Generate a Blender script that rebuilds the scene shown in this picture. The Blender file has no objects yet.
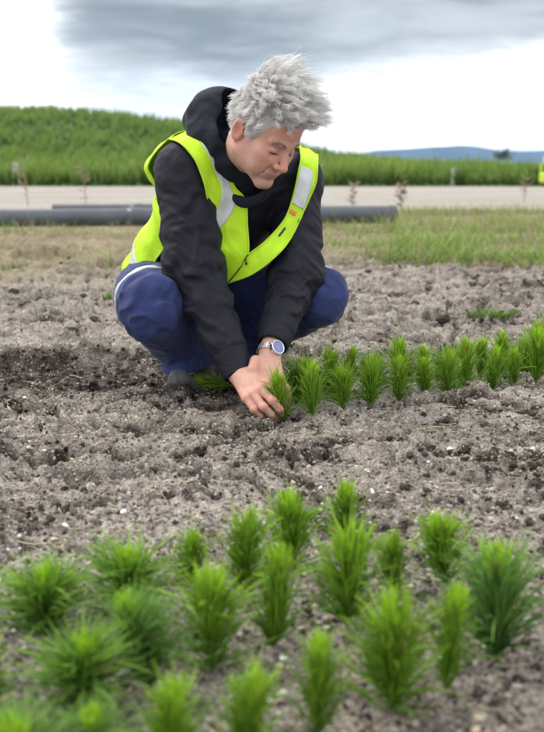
import bpy, math, random
import numpy as np
from math import radians, sin, cos, pi, atan, tan

SC = bpy.context.scene
COL = SC.collection
rng = np.random.default_rng(7)
random.seed(7)

# ------------------------------------------------------------------ camera
CAM_H, FPX, CX, CY, HORIZON = 0.60, 1050.0, 272.0, 366.0, 172.0
PITCH = atan((CY - HORIZON) / FPX)
cam = bpy.data.cameras.new('camera')
cam.sensor_fit = 'VERTICAL'
cam.sensor_height = 36.0
cam.lens = FPX / 732.0 * 36.0
cam.clip_start, cam.clip_end = 0.05, 30000.0
cam.dof.use_dof = True
cam.dof.focus_distance = 2.62
cam.dof.aperture_fstop = 4.6
cam_o = bpy.data.objects.new('camera', cam)
COL.objects.link(cam_o)
cam_o.location = (0, 0, CAM_H)
cam_o.rotation_euler = (pi / 2 - PITCH, 0, 0)
SC.camera = cam_o

# ------------------------------------------------------------------ light
SUN_EL, SUN_AZ = radians(56), radians(-62)      # azimuth from +Y towards +X
world = bpy.data.worlds.new('World')
SC.world = world
world.use_nodes = True
sun = bpy.data.lights.new('sun', 'SUN')
sun.energy = 1.5
sun.angle = radians(14)
sun.color = (1.0, 0.95, 0.88)
sun_o = bpy.data.objects.new('sun', sun)
COL.objects.link(sun_o)
sun_o.location = (-20, 10, 30)
sun_o.rotation_euler = (pi / 2 - SUN_EL, 0, -(SUN_AZ) + pi)
SC.view_settings.view_transform = 'Standard'
SC.view_settings.look = 'None'
SC.view_settings.exposure = 0.72
SC.view_settings.gamma = 1.0


def build_world():
    nt = world.node_tree
    nt.nodes.clear()
    N, L = nt.nodes.new, nt.links.new

    def math_(op, a, b=None, c=None, clamp=False):
        n = N('ShaderNodeMath'); n.operation = op; n.use_clamp = clamp
        for i, v in enumerate((a, b, c)):
            if v is None: continue
            if isinstance(v, (int, float)): n.inputs[i].default_value = v
            else: L(v, n.inputs[i])
        return n.outputs[0]

    def smooth(v, lo, hi):
        n = N('ShaderNodeMapRange'); n.interpolation_type = 'SMOOTHSTEP'
        L(v, n.inputs[0]); n.inputs[1].default_value = lo; n.inputs[2].default_value = hi
        return n.outputs[0]

    def mix(f, a, b):
        n = N('ShaderNodeMix'); n.data_type = 'RGBA'
        if isinstance(f, (int, float)): n.inputs[0].default_value = f
        else: L(f, n.inputs[0])
        for i, v in ((6, a), (7, b)):
            if isinstance(v, tuple): n.inputs[i].default_value = v
            else: L(v, n.inputs[i])
        return n.outputs[2]

    tc = N('ShaderNodeTexCoord')
    sep = N('ShaderNodeSeparateXYZ'); L(tc.outputs['Generated'], sep.inputs[0])
    x, y, z = sep.outputs
    # cloud layer seen from below: project the direction on a slab so clouds flatten to the horizon
    zz = math_('ADD', math_('MAXIMUM', z, 0.0), 0.10)
    cb = N('ShaderNodeCombineXYZ')
    L(math_('DIVIDE', x, zz), cb.inputs[0]); L(math_('DIVIDE', y, zz), cb.inputs[1])
    mp = N('ShaderNodeMapping'); L(cb.outputs[0], mp.inputs[0])
    mp.inputs['Location'].default_value = (1.7, 0.4, 0.0)

    def noise(scale, detail, rough, src, dist=0.0):
        n = N('ShaderNodeTexNoise'); n.inputs['Scale'].default_value = scale
        n.inputs['Detail'].default_value = detail; n.inputs['Roughness'].default_value = rough
        n.inputs['Distortion'].default_value = dist
        L(src, n.inputs['Vector']); return n.outputs[0]
    big = noise(0.55, 3.0, 0.5, mp.outputs[0], 0.3)
    mid = noise(1.3, 5.0, 0.55, mp.outputs[0], 0.5)
    fine = noise(4.5, 4.0, 0.6, mp.outputs[0], 0.3)
    # the rain-grey cloud bank: its ragged lower edge lies a few degrees above the horizon, higher in the west
    warp = math_('MULTIPLY', math_('SUBTRACT', mid, 0.5), 0.085)
    warp2 = math_('MULTIPLY', math_('SUBTRACT', fine, 0.5), 0.03)
    elev = math_('ADD', math_('ADD', z, warp), warp2)
    edge = math_('ADD', elev, math_('MULTIPLY', math_('ABSOLUTE', math_('SUBTRACT', x, -0.04)), -0.10))
    bank = smooth(edge, 0.045, 0.105)
    gap = smooth(math_('ADD', math_('MULTIPLY', x, -1.0), math_('MULTIPLY', warp, 1.5)), 0.150, 0.235)   # bright break to the west
    wide = smooth(z, 0.22, 0.5)
    bank = math_('MULTIPLY', bank, math_('SUBTRACT', 1.0, math_('MULTIPLY', gap, 0.9)))
    veil = math_('MULTIPLY', smooth(math_('ADD', z, math_('MULTIPLY', x, -0.45)), 0.03, 0.10), math_('SUBTRACT', 1.0, gap))
    tone = math_('ADD', math_('MULTIPLY', big, 0.5), math_('MULTIPLY', mid, 0.5))
    dark = mix(smooth(tone, 0.39, 0.60), (0.19, 0.22, 0.243, 1), (0.42, 0.455, 0.478, 1))
    bright = mix(smooth(mid, 0.40, 0.60), (0.98, 1.02, 1.06, 1), (1.40, 1.38, 1.34, 1))
    lowcol = mix(math_('MULTIPLY', veil, 0.80), bright, (0.58, 0.64, 0.69, 1))
    cloud = mix(bank, lowcol, dark)
    # overhead, out of view, the broken overcast is brightened to light the ground more
    over = mix(smooth(big, 0.36, 0.62), (0.85, 0.90, 0.95, 1), (1.55, 1.55, 1.52, 1))
    cloud = mix(wide, cloud, over)
    sky = N('ShaderNodeTexSky'); sky.sky_type = 'NISHITA'; sky.sun_disc = False
    sky.sun_elevation = SUN_EL; sky.sun_rotation = SUN_AZ
    sky.air_density = 1.0; sky.dust_density = 2.0
    sm = N('ShaderNodeVectorMath'); sm.operation = 'SCALE'
    L(sky.outputs[0], sm.inputs[0]); sm.inputs['Scale'].default_value = 0.10
    thin = math_('MULTIPLY', smooth(fine, 0.55, 0.75), 0.25)
    col = mix(thin, cloud, sm.outputs[0])
    bg = N('ShaderNodeBackground'); L(col, bg.inputs[0]); bg.inputs[1].default_value = 1.0
    out = N('ShaderNodeOutputWorld'); L(bg.outputs[0], out.inputs[0])


build_world()

# ------------------------------------------------------------------ helpers
Fw = np.array([0, cos(PITCH), -sin(PITCH)]); Up = np.array([0, sin(PITCH), cos(PITCH)])
CAMP = np.array([0, 0, CAM_H])


def ray(px, py):
    d = Fw + np.array([1.0, 0, 0]) * ((px - CX) / FPX) + Up * ((CY - py) / FPX)
    return d


def P(px, py, Y):
    """world point on the line of sight of photo pixel (px,py) at distance Y along the ground"""
    d = ray(px, py)
    return CAMP + d * (Y / d[1])


def G(px, py, z=0.0):
    """where that line of sight meets the level z"""
    d = ray(px, py)
    return CAMP + d * ((z - CAM_H) / d[2])


_prm = np.random.default_rng(3).permutation(256).astype(np.int64)
_prm = np.concatenate([_prm, _prm, _prm])
_grd = np.random.default_rng(5).normal(size=(256, 3)); _grd /= np.linalg.norm(_grd, axis=1)[:, None]


def pn(p):
    p = np.asarray(p, float)
    i = np.floor(p).astype(np.int64); f = p - i
    u = f * f * f * (f * (f * 6 - 15) + 10)
    i &= 255
    out = 0
    for dx in (0, 1):
        wx = u[:, 0] if dx else 1 - u[:, 0]
        hx = _prm[(i[:, 0] + dx) & 255]
        for dy in (0, 1):
            wy = u[:, 1] if dy else 1 - u[:, 1]
            hy = _prm[hx + ((i[:, 1] + dy) & 255)]
            for dz in (0, 1):
                wz = u[:, 2] if dz else 1 - u[:, 2]
                g = _grd[_prm[hy + ((i[:, 2] + dz) & 255)]]
                out = out + wx * wy * wz * (g[:, 0] * (f[:, 0] - dx) + g[:, 1] * (f[:, 1] - dy) + g[:, 2] * (f[:, 2] - dz))
    return out * 1.5


def n2(x, y, s, seed=0.0, sy=None):
    sy = s if sy is None else sy
    return pn(np.stack([x * s, y * sy, np.full_like(x, seed * 7.31 + 0.37)], 1))


def fbm(x, y, s, seed=0.0, o=4, sy=None):
    a, t = 1.0, 0
    sy = s if sy is None else sy
    for k in range(o):
        t = t + a * n2(x, y, s * 2 ** k, seed + k, sy * 2 ** k); a *= 0.5
    return t


def sstep(a, b, v):
    t = np.clip((v - a) / (b - a), 0, 1)
    return t * t * (3 - 2 * t)


def worley_bump(x, y, cell, prob, rmin, rmax, seed, ay=1.0):
    """height of hemispherical lumps scattered one per cell"""
    gx = np.floor(x / cell).astype(np.int64); gy = np.floor(y * ay / cell).astype(np.int64)
    best = np.zeros_like(x)
    for dx in (-1, 0, 1):
        for dy in (-1, 0, 1):
            cx, cy = gx + dx, gy + dy
            h = (cx * 73856093) ^ (cy * 19349663) ^ (seed * 83492791)
            h = (h ^ (h >> 13)) * 1274126177; h = h & 0x7fffffff
            r1 = (h % 1009) / 1009.0; r2 = ((h // 1009) % 1013) / 1013.0; r3 = ((h // 7919) % 1019) / 1019.0; r4 = ((h // 31) % 997) / 997.0
            px, py = (cx + r1) * cell, (cy + r2) * cell
            R = (rmin + (rmax - rmin) * r3 ** 2) * cell
            q = 1 - ((x - px) ** 2 + (y * ay - py) ** 2 * (0.7 + 0.9 * r2)) / R ** 2
            v = np.where(r4 < prob, np.sqrt(np.clip(q, 0, 1)) * R * (0.55 + 0.4 * r1), 0)
            best = np.maximum(best, v)
    return best


def mk_mesh(name, V, F, smooth=True, color=None, mat_idx=None):
    me = bpy.data.meshes.new(name)
    V = np.ascontiguousarray(V, np.float32); F = np.ascontiguousarray(F, np.int32)
    k = F.shape[1]
    me.vertices.add(len(V)); me.vertices.foreach_set('co', V.ravel())
    me.loops.add(F.size); me.loops.foreach_set('vertex_index', F.ravel())
    me.polygons.add(len(F)); me.polygons.foreach_set('loop_start', np.arange(len(F), dtype=np.int32) * k)
    me.polygons.foreach_set('use_smooth', np.full(len(F), smooth))
    if mat_idx is not None: me.polygons.foreach_set('material_index', np.ascontiguousarray(mat_idx, np.int32))
    me.update(calc_edges=True)
    if color is not None:
        c = np.ones((len(V), 4), np.float32); color = np.asarray(color, np.float32)
        if color.ndim == 1: c[:, 0] = c[:, 1] = c[:, 2] = color
        else: c[:, :color.shape[1]] = color
        a = me.color_attributes.new('col', 'FLOAT_COLOR', 'POINT'); a.data.foreach_set('color', c.ravel())
    return me


def obj(name, me, mat=None, parent=None, label=None, cat=None, group=None, kind=None, loc=None):
    o = bpy.data.objects.new(name, me)
    COL.objects.link(o)
    if mat is not None and me is not None:
        for m in (mat if isinstance(mat, (list, tuple)) else [mat]): me.materials.append(m)
    if parent is not None: o.parent = parent
    if loc is not None: o.location = loc
    for k, v in (('label', label), ('category', cat), ('group', group), ('kind', kind)):
        if v: o[k] = v
    return o


def empty(name, loc, label=None, cat=None, group=None):
    o = bpy.data.objects.new(name, None); COL.objects.link(o)
    o.location = loc; o.empty_display_size = 0.1
    for k, v in (('label', label), ('category', cat), ('group', group)):
        if v: o[k] = v
    return o


def child(name, me, mat, parent, kind=None):
    """mesh given in world coordinates under a parent Empty that only has a location"""
    o = obj(name, me, mat, parent, kind=kind)
    p = parent
    off = np.zeros(3)
    while p is not None:
        off += np.array(p.location); p = p.parent
    o.location = tuple(-off)
    return o


def tubes(pos, rad, K=3, col=None):
    """pos (N,S,3), rad (N,S) or (S,), -> V,F,col for N tubes of K sides"""
    pos = np.asarray(pos, float); n, S, _ = pos.shape
    rad = np.broadcast_to(rad, (n, S))
    T = np.gradient(pos, axis=1); T /= np.linalg.norm(T, axis=2, keepdims=True) + 1e-12
    ref = np.random.default_rng(11).normal(size=(n, 1, 3)) * np.ones((1, S, 1))
    A = np.cross(T, ref); A /= np.linalg.norm(A, axis=2, keepdims=True) + 1e-9
    B = np.cross(T, A)
    ang = np.arange(K) * 2 * pi / K
    V = pos[:, :, None, :] + rad[:, :, None, None] * (A[:, :, None, :] * np.cos(ang)[None, None, :, None] + B[:, :, None, :] * np.sin(ang)[None, None, :, None])
    V = V.reshape(-1, 3)
    i = np.arange(n)[:, None, None] * S * K; s = np.arange(S - 1)[None, :, None] * K; k = np.arange(K)[None, None, :]
    k2 = (k + 1) % K
    F = np.stack([i + s + k, i + s + k2, i + s + K + k2, i + s + K + k], -1).reshape(-1, 4)
    if col is not None:
        col = np.asarray(col, float)
        if col.ndim == 2: col = col[:, None, :] * np.ones((1, S, 1))
        col = np.repeat(col.reshape(-1, col.shape[-1]), K, axis=0)
    return V, F, col


def merge(parts):
    Vs, Fs, Cs, o = [], [], [], 0
    for p in parts:
        V, F = p[0], p[1]
        Vs.append(V); Fs.append(np.asarray(F) + o); o += len(V)
        if len(p) > 2 and p[2] is not None: Cs.append(p[2])
    return np.concatenate(Vs), np.concatenate(Fs), (np.concatenate(Cs) if Cs else None)


def box(c, s, bev=0.0, R=None):
    """box as V,F (quads); bev chamfers by shrinking the end caps"""
    c = np.asarray(c, float); sx, sy, sz = (v / 2 for v in s)
    if bev <= 0:
        V = np.array([[a * sx, b * sy, d * sz] for d in (-1, 1) for a, b in ((-1, -1), (1, -1), (1, 1), (-1, 1))], float)
        F = [[3, 2, 1, 0], [4, 5, 6, 7], [0, 1, 5, 4], [1, 2, 6, 5], [2, 3, 7, 6], [3, 0, 4, 7]]
    else:
        rings = [(-sz, bev), (-sz + bev, 0), (sz - bev, 0), (sz, bev)]
        V, F = [], []
        for z, ins in rings:
            for a, b, p, q in ((-1, -1, 0, 1), (-1, -1, 1, 0), (1, -1, 1, 0), (1, -1, 0, 1), (1, 1, 0, 1), (1, 1, 1, 0), (-1, 1, 1, 0), (-1, 1, 0, 1)):
                V.append([a * (sx - ins - p * bev), b * (sy - ins - q * bev), z])
        V = np.array(V)
        for r in range(3):
            for k in range(8):
                F.append([r * 8 + k, r * 8 + (k + 1) % 8, r * 8 + 8 + (k + 1) % 8, r * 8 + 8 + k])
        for b0, rev in ((0, True), (24, False)):
            q = [[b0, b0 + 1, b0 + 2, b0 + 3], [b0 + 4, b0 + 5, b0 + 6, b0 + 7], [b0, b0 + 3, b0 + 4, b0 + 7]]
            F += [x[::-1] for x in q] if rev else q
    if R is not None: V = V @ np.asarray(R).T
    return V + c, np.array(F)


def cyl(a, b, r, K=16, r2=None):
    """closed cylinder as quads"""
    a, b = np.asarray(a, float), np.asarray(b, float)
    r2 = r if r2 is None else r2
    d = b - a; d = d / np.linalg.norm(d)
    pos = np.stack([a, a, a + (b - a) * 0.5, b, b])[None]
    T = d; ref = np.array([0, 0, 1.0]) if abs(d[2]) < 0.9 else np.array([1.0, 0, 0])
    A = np.cross(T, ref); A /= np.linalg.norm(A); B = np.cross(T, A)
    ang = np.arange(K) * 2 * pi / K
    rr = [1e-4, r, (r + r2) / 2, r2, 1e-4]
    V = np.concatenate([pos[0, i] + rr[i] * (np.cos(ang)[:, None] * A + np.sin(ang)[:, None] * B) for i in range(5)])
    F = [[s * K + k, s * K + (k + 1) % K, s * K + K + (k + 1) % K, s * K + K + k] for s in range(4) for k in range(K)]
    return V, np.array(F)


# ------------------------------------------------------------------ materials
def material(name, base=None, rough=0.8, attr=False, noise=None, bump=None, sheen=0.0, metal=0.0, trans=0.0, sss=0.0, spec=0.5, ramp=None, coat=0.0):
    """noise=(scale,detail,amount)  bump=(scale,strength,distance)  attr: multiply by vertex colour"""
    m = bpy.data.materials.new(name); m.use_nodes = True
    nt = m.node_tree; b = nt.nodes['Principled BSDF']; N, L = nt.nodes.new, nt.links.new
    tc = N('ShaderNodeTexCoord')
    col = None
    if attr:
        a = N('ShaderNodeAttribute'); a.attribute_name = 'col'; col = a.outputs['Color']
    if noise:
        n = N('ShaderNodeTexNoise'); n.inputs['Scale'].default_value = noise[0]; n.inputs['Detail'].default_value = noise[1]
        L(tc.outputs['Object'], n.inputs['Vector'])
        mr = N('ShaderNodeMapRange'); L(n.outputs[0], mr.inputs[0])
        mr.inputs[1].default_value, mr.inputs[2].default_value = 0.3, 0.7
        mr.inputs[3].default_value, mr.inputs[4].default_value = 1 - noise[2], 1 + noise[2]
        vm = N('ShaderNodeVectorMath'); vm.operation = 'MULTIPLY'
        if col is not None: L(col, vm.inputs[0])
        else: vm.inputs[0].default_value = base[:3]
        L(mr.outputs[0], vm.inputs[1]); col = vm.outputs[0]
    if col is not None: L(col, b.inputs['Base Color'])
    else: b.inputs['Base Color'].default_value = (*base[:3], 1)
    b.inputs['Roughness'].default_value = rough; b.inputs['Metallic'].default_value = metal
    b.inputs['Specular IOR Level'].default_value = spec
    if sheen: b.inputs['Sheen Weight'].default_value = sheen; b.inputs['Sheen Roughness'].default_value = 0.4
    if coat: b.inputs['Coat Weight'].default_value = coat
    if sss:
        b.inputs['Subsurface Weight'].default_value = sss; b.inputs['Subsurface Radius'].default_value = (0.010, 0.004, 0.002)
        b.inputs['Subsurface Scale'].default_value = 1.0
    last = None
    for bp in ([bump] if isinstance(bump, tuple) else (bump or [])):
        n = N('ShaderNodeTexNoise'); n.inputs['Scale'].default_value = bp[0]; n.inputs['Detail'].default_value = 5.0
        n.inputs['Roughness'].default_value = 0.6
        L(tc.outputs['Object'], n.inputs['Vector'])
        bu = N('ShaderNodeBump'); bu.inputs['Strength'].default_value = bp[1]; bu.inputs['Distance'].default_value = bp[2]
        L(n.outputs[0], bu.inputs['Height'])
        if last is not None: L(last, bu.inputs['Normal'])
        last = bu.outputs[0]
    if last is not None: L(last, b.inputs['Normal'])
    if trans:
        t = N('ShaderNodeBsdfTranslucent')
        if col is not None: L(col, t.inputs[0])
        else: t.inputs[0].default_value = (*base[:3], 1)
        mx = N('ShaderNodeMixShader'); mx.inputs[0].default_value = trans
        L(b.outputs[0], mx.inputs[1]); L(t.outputs[0], mx.inputs[2])
        L(mx.outputs[0], nt.nodes['Material Output'].inputs[0])
    return m


# ------------------------------------------------------------------ terrain
def hill_profile(x):
    """height of the plantation hill's crest (at 180 m) along x"""
    px = x / 180.0 * FPX + CX
    up = np.interp(px, [-900, -300, 0, 60, 110, 190, 250, 300, 345, 400, 460, 1500],
                   [42, 54, 56, 56, 53, 44, 31, 19, 9, 3, 0, 0])
    return np.maximum(up / FPX * 180.0, 0)


def terrain(x, y):
    hill = hill_profile(x) * sstep(50, 180, y) * (1 - sstep(230, 420, y))
    return hill


def soil_h(x, y):
    """tilled soil between 0 and about 7 m"""
    fade = 1 - sstep(7.0, 11.0, y)
    near = 1 - sstep(1.5, 2.2, y)                       # planted bed: finer tilth
    h = 0.016 * fbm(x, y, 1.1, 1, 3)
    rough = 0.35 + 0.65 * sstep(1.4, 2.0, y)
    h = h + rough * (0.022 * fbm(x, y, 4.0, 5, 4, sy=7.5))
    # long ragged cracks and ledges that run across the slope
    wx = x + 0.25 * fbm(x, y, 2.0, 9, 3); wy = y + 0.10 * fbm(x, y, 3.0, 12, 3)
    c = fbm(wx, wy, 1.6, 15, 4, sy=4.2)
    amp = sstep(1.45, 1.9, y) * (0.25 + 0.75 * sstep(-0.25, 0.35, n2(x, y, 1.2, 19)))
    amp = amp * (1 - 0.75 * sstep(-0.2, 0.3, x - 0.15 * y) * (1 - sstep(2.9, 3.3, y)))
    h = h - amp * 0.050 * np.exp(-(c / 0.050) ** 2)
    h = h + amp * 0.018 * sstep(0.0, 0.14, c)
    c2 = fbm(wx * 1.3 + 3.0, wy, 2.3, 101, 4, sy=6.0)
    led = sstep(1.40, 1.8, y) * sstep(-0.30, 0.15, n2(x, y, 1.6, 103))
    h = h + led * (0.015 * sstep(-0.02, 0.025, c2) - 0.017 * np.exp(-((c2 + 0.05) / 0.045) ** 2))
    # ploughed ridges further back
    back = sstep(3.5, 4.1, y)
    rid = fbm(x + 0.3 * y, y, 0.9, 31, 4, sy=3.4)
    h = h + back * (0.050 * np.abs(rid) - 0.035 * np.exp(-(fbm(x, y, 1.4, 37, 4, sy=4.5) / 0.09) ** 2))
    # the furrow behind the planted bed
    xf = sstep(0.1, -0.5, x)
    yc = 3.02 + 0.05 * n2(x, y, 1.3, 41)
    edge = 3.52 + 0.10 * fbm(x, y, 2.2, 43, 3)
    dip = sstep(2.70, 2.98, y + 0.05 * n2(x, y, 3.0, 44)) * (1 - sstep(edge - 0.16, edge, y))
    h = h - (0.020 + 0.045 * xf) * dip
    # clods
    cl = worley_bump(x, y, 0.075, 0.35, 0.20, 0.55, 3) * (0.25 + 0.75 * sstep(1.5, 2.1, y))
    cl = np.maximum(cl, worley_bump(x, y, 0.034, 0.45, 0.22, 0.5, 5))
    cl = np.maximum(cl, worley_bump(x, y, 0.016, 0.6, 0.25, 0.5, 8))
    cl = np.maximum(cl, worley_bump(x + 0.01, y, 0.16, 0.35, 0.15, 0.42, 11) * back)
    brk = 1 + 0.9 * fbm(x, y, 38.0, 51, 3)
    h = h + cl * 0.70 * brk
    h = h + 0.0060 * fbm(x, y, 45.0, 53, 3)
    return h * fade


def ground_h(x, y):
    x = np.atleast_1d(np.asarray(x, float)); y = np.atleast_1d(np.asarray(y, float))
    return soil_h(x, y) * (y > 0.2) + terrain(x, y)


def gz(x, y):
    return float(ground_h([x], [y])[0])


def soil_material():
    m = bpy.data.materials.new('soil'); m.use_nodes = True
    nt = m.node_tree; b = nt.nodes['Principled BSDF']; N, L = nt.nodes.new, nt.links.new
    tc = N('ShaderNodeTexCoord'); at = N('ShaderNodeAttribute'); at.attribute_name = 'col'
    def noise(s, d, rg=0.6):
        n = N('ShaderNodeTexNoise'); n.inputs['Scale'].default_value = s; n.inputs['Detail'].default_value = d; n.inputs['Roughness'].default_value = rg
        L(tc.outputs['Object'], n.inputs['Vector']); return n.outputs[0]
    def rng_(v, a, c, lo, hi):
        n = N('ShaderNodeMapRange'); L(v, n.inputs[0])
        for i, x in enumerate((a, c, lo, hi)): n.inputs[i + 1].default_value = x
        return n.outputs[0]
    def vor(s):
        n = N('ShaderNodeTexVoronoi'); n.inputs['Scale'].default_value = s; L(tc.outputs['Object'], n.inputs['Vector']); return n
    def mul(a, c):
        n = N('ShaderNodeVectorMath'); n.operation = 'MULTIPLY'; L(a, n.inputs[0]); L(c, n.inputs[1]); return n.outputs[0]
    def mx(f, a, c):
        n = N('ShaderNodeMix'); n.data_type = 'RGBA'; L(f, n.inputs[0]); L(a, n.inputs[6])
        if isinstance(c, tuple): n.inputs[7].default_value = c
        else: L(c, n.inputs[7])
        return n.outputs[2]
    v1, v2 = vor(170.0), vor(330.0)
    s1 = N('ShaderNodeSeparateColor'); L(v1.outputs['Color'], s1.inputs[0])
    s2 = N('ShaderNodeSeparateColor'); L(v2.outputs['Color'], s2.inputs[0])
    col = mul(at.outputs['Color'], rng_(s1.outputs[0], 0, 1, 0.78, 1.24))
    col = mul(col, rng_(s2.outputs[0], 0, 1, 0.76, 1.26))
    col = mul(col, rng_(noise(60, 5), 0.3, 0.7, 0.72, 1.28))
    near = N('ShaderNodeSeparateXYZ'); L(tc.outputs['Object'], near.inputs[0])
    lim = rng_(near.outputs[1], 6.0, 7.2, 1.0, 0.0)
    def spot(sv, lo, c):
        nonlocal col
        n = N('ShaderNodeMath'); n.operation = 'MULTIPLY'; L(rng_(sv, lo, lo + 0.02, 0, 0.85), n.inputs[0]); L(lim, n.inputs[1])
        col = mx(n.outputs[0], col, c)
    spot(s2.outputs[1], 0.955, (0.46, 0.40, 0.30, 1)); spot(s1.outputs[1], 0.972, (0.50, 0.48, 0.44, 1)); spot(s2.outputs[2], 0.96, (0.03, 0.024, 0.02, 1))
    L(col, b.inputs['Base Color']); b.inputs['Roughness'].default_value = 0.95; b.inputs['Specular IOR Level'].default_value = 0.15
    last = None
    for h, st, ds in ((v1.outputs['Distance'], -0.7, 0.004), (v2.outputs['Distance'], -0.6, 0.002), (noise(120, 6), 0.9, 0.006)):
        bu = N('ShaderNodeBump'); bu.inputs['Strength'].default_value = abs(st); bu.inputs['Distance'].default_value = ds; bu.invert = st < 0
        L(h, bu.inputs['Height'])
        if last: L(last, bu.inputs['Normal'])
        last = bu.outputs[0]
    L(last, b.inputs['Normal'])
    return m


def soil_tone(x, y):
    # soil tone: 0 pale dry crust .. 1 dark loam
    m = 0.34 + 0.60 * fbm(x, y, 3.1, 61, 4, sy=5.5) + 0.55 * fbm(x, y, 22.0, 63, 3)
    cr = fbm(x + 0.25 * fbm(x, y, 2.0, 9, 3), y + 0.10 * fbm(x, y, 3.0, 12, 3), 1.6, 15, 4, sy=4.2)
    m = m + 0.45 * np.exp(-(cr / 0.07) ** 2) * sstep(1.4, 1.9, y)  # darker along the cracks
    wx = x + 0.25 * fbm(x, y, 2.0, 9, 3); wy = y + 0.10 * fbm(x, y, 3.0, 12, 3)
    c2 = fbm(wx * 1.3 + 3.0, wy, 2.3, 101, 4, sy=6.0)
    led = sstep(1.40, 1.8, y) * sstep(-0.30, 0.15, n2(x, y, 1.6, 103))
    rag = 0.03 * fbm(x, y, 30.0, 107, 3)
    m = m - 0.10 + 1.0 * led * sstep(-0.15, -0.085, c2 + rag) * (1 - sstep(-0.005, 0.02, c2 + rag))  # darker at the feet of the ledges
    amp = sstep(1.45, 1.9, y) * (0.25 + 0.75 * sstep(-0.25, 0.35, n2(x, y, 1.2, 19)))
    m = m + 0.6 * amp * sstep(-0.07, -0.03, cr + rag) * (1 - sstep(0.02, 0.05, cr + rag))  # darker again in the crack beds
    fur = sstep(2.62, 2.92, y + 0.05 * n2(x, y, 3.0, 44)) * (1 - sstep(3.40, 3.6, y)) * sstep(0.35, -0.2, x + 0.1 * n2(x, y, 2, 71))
    m = m + 0.55 * fur  # darker along the furrow
    return np.clip(m, 0, 1)


def build_ground():
    ys = [-12, -6, -3, -1.2, -0.2, 0.2, 0.45]
    y = 0.6
    while y < 7.6: ys.append(y); y *= 1.0046
    while y < 60: ys.append(y); y *= 1.035
    while y < 6400: ys.append(y); y *= 1.10
    ys.append(6450.0)
    ys = np.array(ys)
    s = np.linspace(-1, 1, 471)
    s = 0.82 * s + 0.18 * s ** 3
    s = s + np.sign(s) * 5.0 * (np.maximum(np.abs(s) - 0.93, 0) / 0.07) ** 2      # coarse margin well outside the picture
    w = np.where(ys < 0.6, 0.6 + 0.0 * ys, 0.26 + 0.40 * ys)
    w = np.where(ys < 0.3, 14.0, w); w = np.where((ys >= 0.3) & (ys < 0.6), 0.5, w)
    w = np.where(ys < 0.6, 0.26 + 0.40 * 0.6 + np.maximum(0.6 - ys, 0) * 1.6, w)
    w = w + np.maximum(ys - 7.0, 0) * 0.9
    X = (s[None, :] * w[:, None]); Y = np.broadcast_to(ys[:, None], X.shape)
    x, y = X.ravel(), Y.ravel()
    z = ground_h(x, y)
    m = soil_tone(x, y)
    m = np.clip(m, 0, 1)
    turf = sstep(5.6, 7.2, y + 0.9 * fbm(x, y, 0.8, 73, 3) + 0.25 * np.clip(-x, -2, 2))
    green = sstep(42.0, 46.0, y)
    dry = np.array([0.290, 0.254, 0.222]); loam_col = np.array([0.040, 0.030, 0.025])  # pale and dark ends of the soil tone
    c = dry[None] * (1 - m[:, None]) + loam_col[None] * m[:, None]
    lawn = np.array([0.20, 0.165, 0.105]); far = np.array([0.05, 0.085, 0.02])
    c = c * (1 - turf[:, None]) + lawn * turf[:, None] * (0.8 + 0.4 * sstep(-.5, .5, fbm(x, y, 2.0, 75, 3)))[:, None]
    c = c * (1 - green[:, None]) + far * green[:, None]
    n, k = X.shape
    I = np.arange(n * k).reshape(n, k)
    F = np.stack([I[:-1, :-1], I[:-1, 1:], I[1:, 1:], I[1:, :-1]], -1).reshape(-1, 4)
    me = mk_mesh('ground', np.stack([x, y, z], 1), F, True, c)
    m = soil_material()
    obj('ground', me, m, kind='structure')


build_ground()


def build_road():
    xs = np.linspace(-160, 160, 161); ys = np.concatenate([np.linspace(16.5, 30, 24), np.linspace(31, 44, 8)])
    X, Y = np.meshgrid(xs, ys)
    y = Y.ravel() + 0.012 * X.ravel()
    x = X.ravel()
    edge = np.minimum(sstep(16.5, 18, Y.ravel()), 1 - sstep(42.5, 44, Y.ravel()))
    y = y + 0.35 * n2(x, y, 0.25, 81) * (1 - edge)
    z = 0.006 + 0.03 * edge + 0.02 * fbm(x, y, 0.5, 83, 3) * edge + terrain(x, y)
    k = len(xs); I = np.arange(len(x)).reshape(len(ys), k)
    F = np.stack([I[:-1, :-1], I[:-1, 1:], I[1:, 1:], I[1:, :-1]], -1).reshape(-1, 4)
    t = 0.9 + 0.25 * fbm(x, y, 0.35, 85, 3, sy=1.4)
    c = np.array([0.315, 0.285, 0.25])[None] * t[:, None]
    m = material('gravel', attr=True, rough=0.95, noise=(7.0, 4.0, 0.16), bump=(30.0, 0.5, 0.02), spec=0.2)
    obj('dirt_road', mk_mesh('dirt_road', np.stack([x, y, z], 1), F, True, c), m, kind='structure')


build_road()


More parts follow.
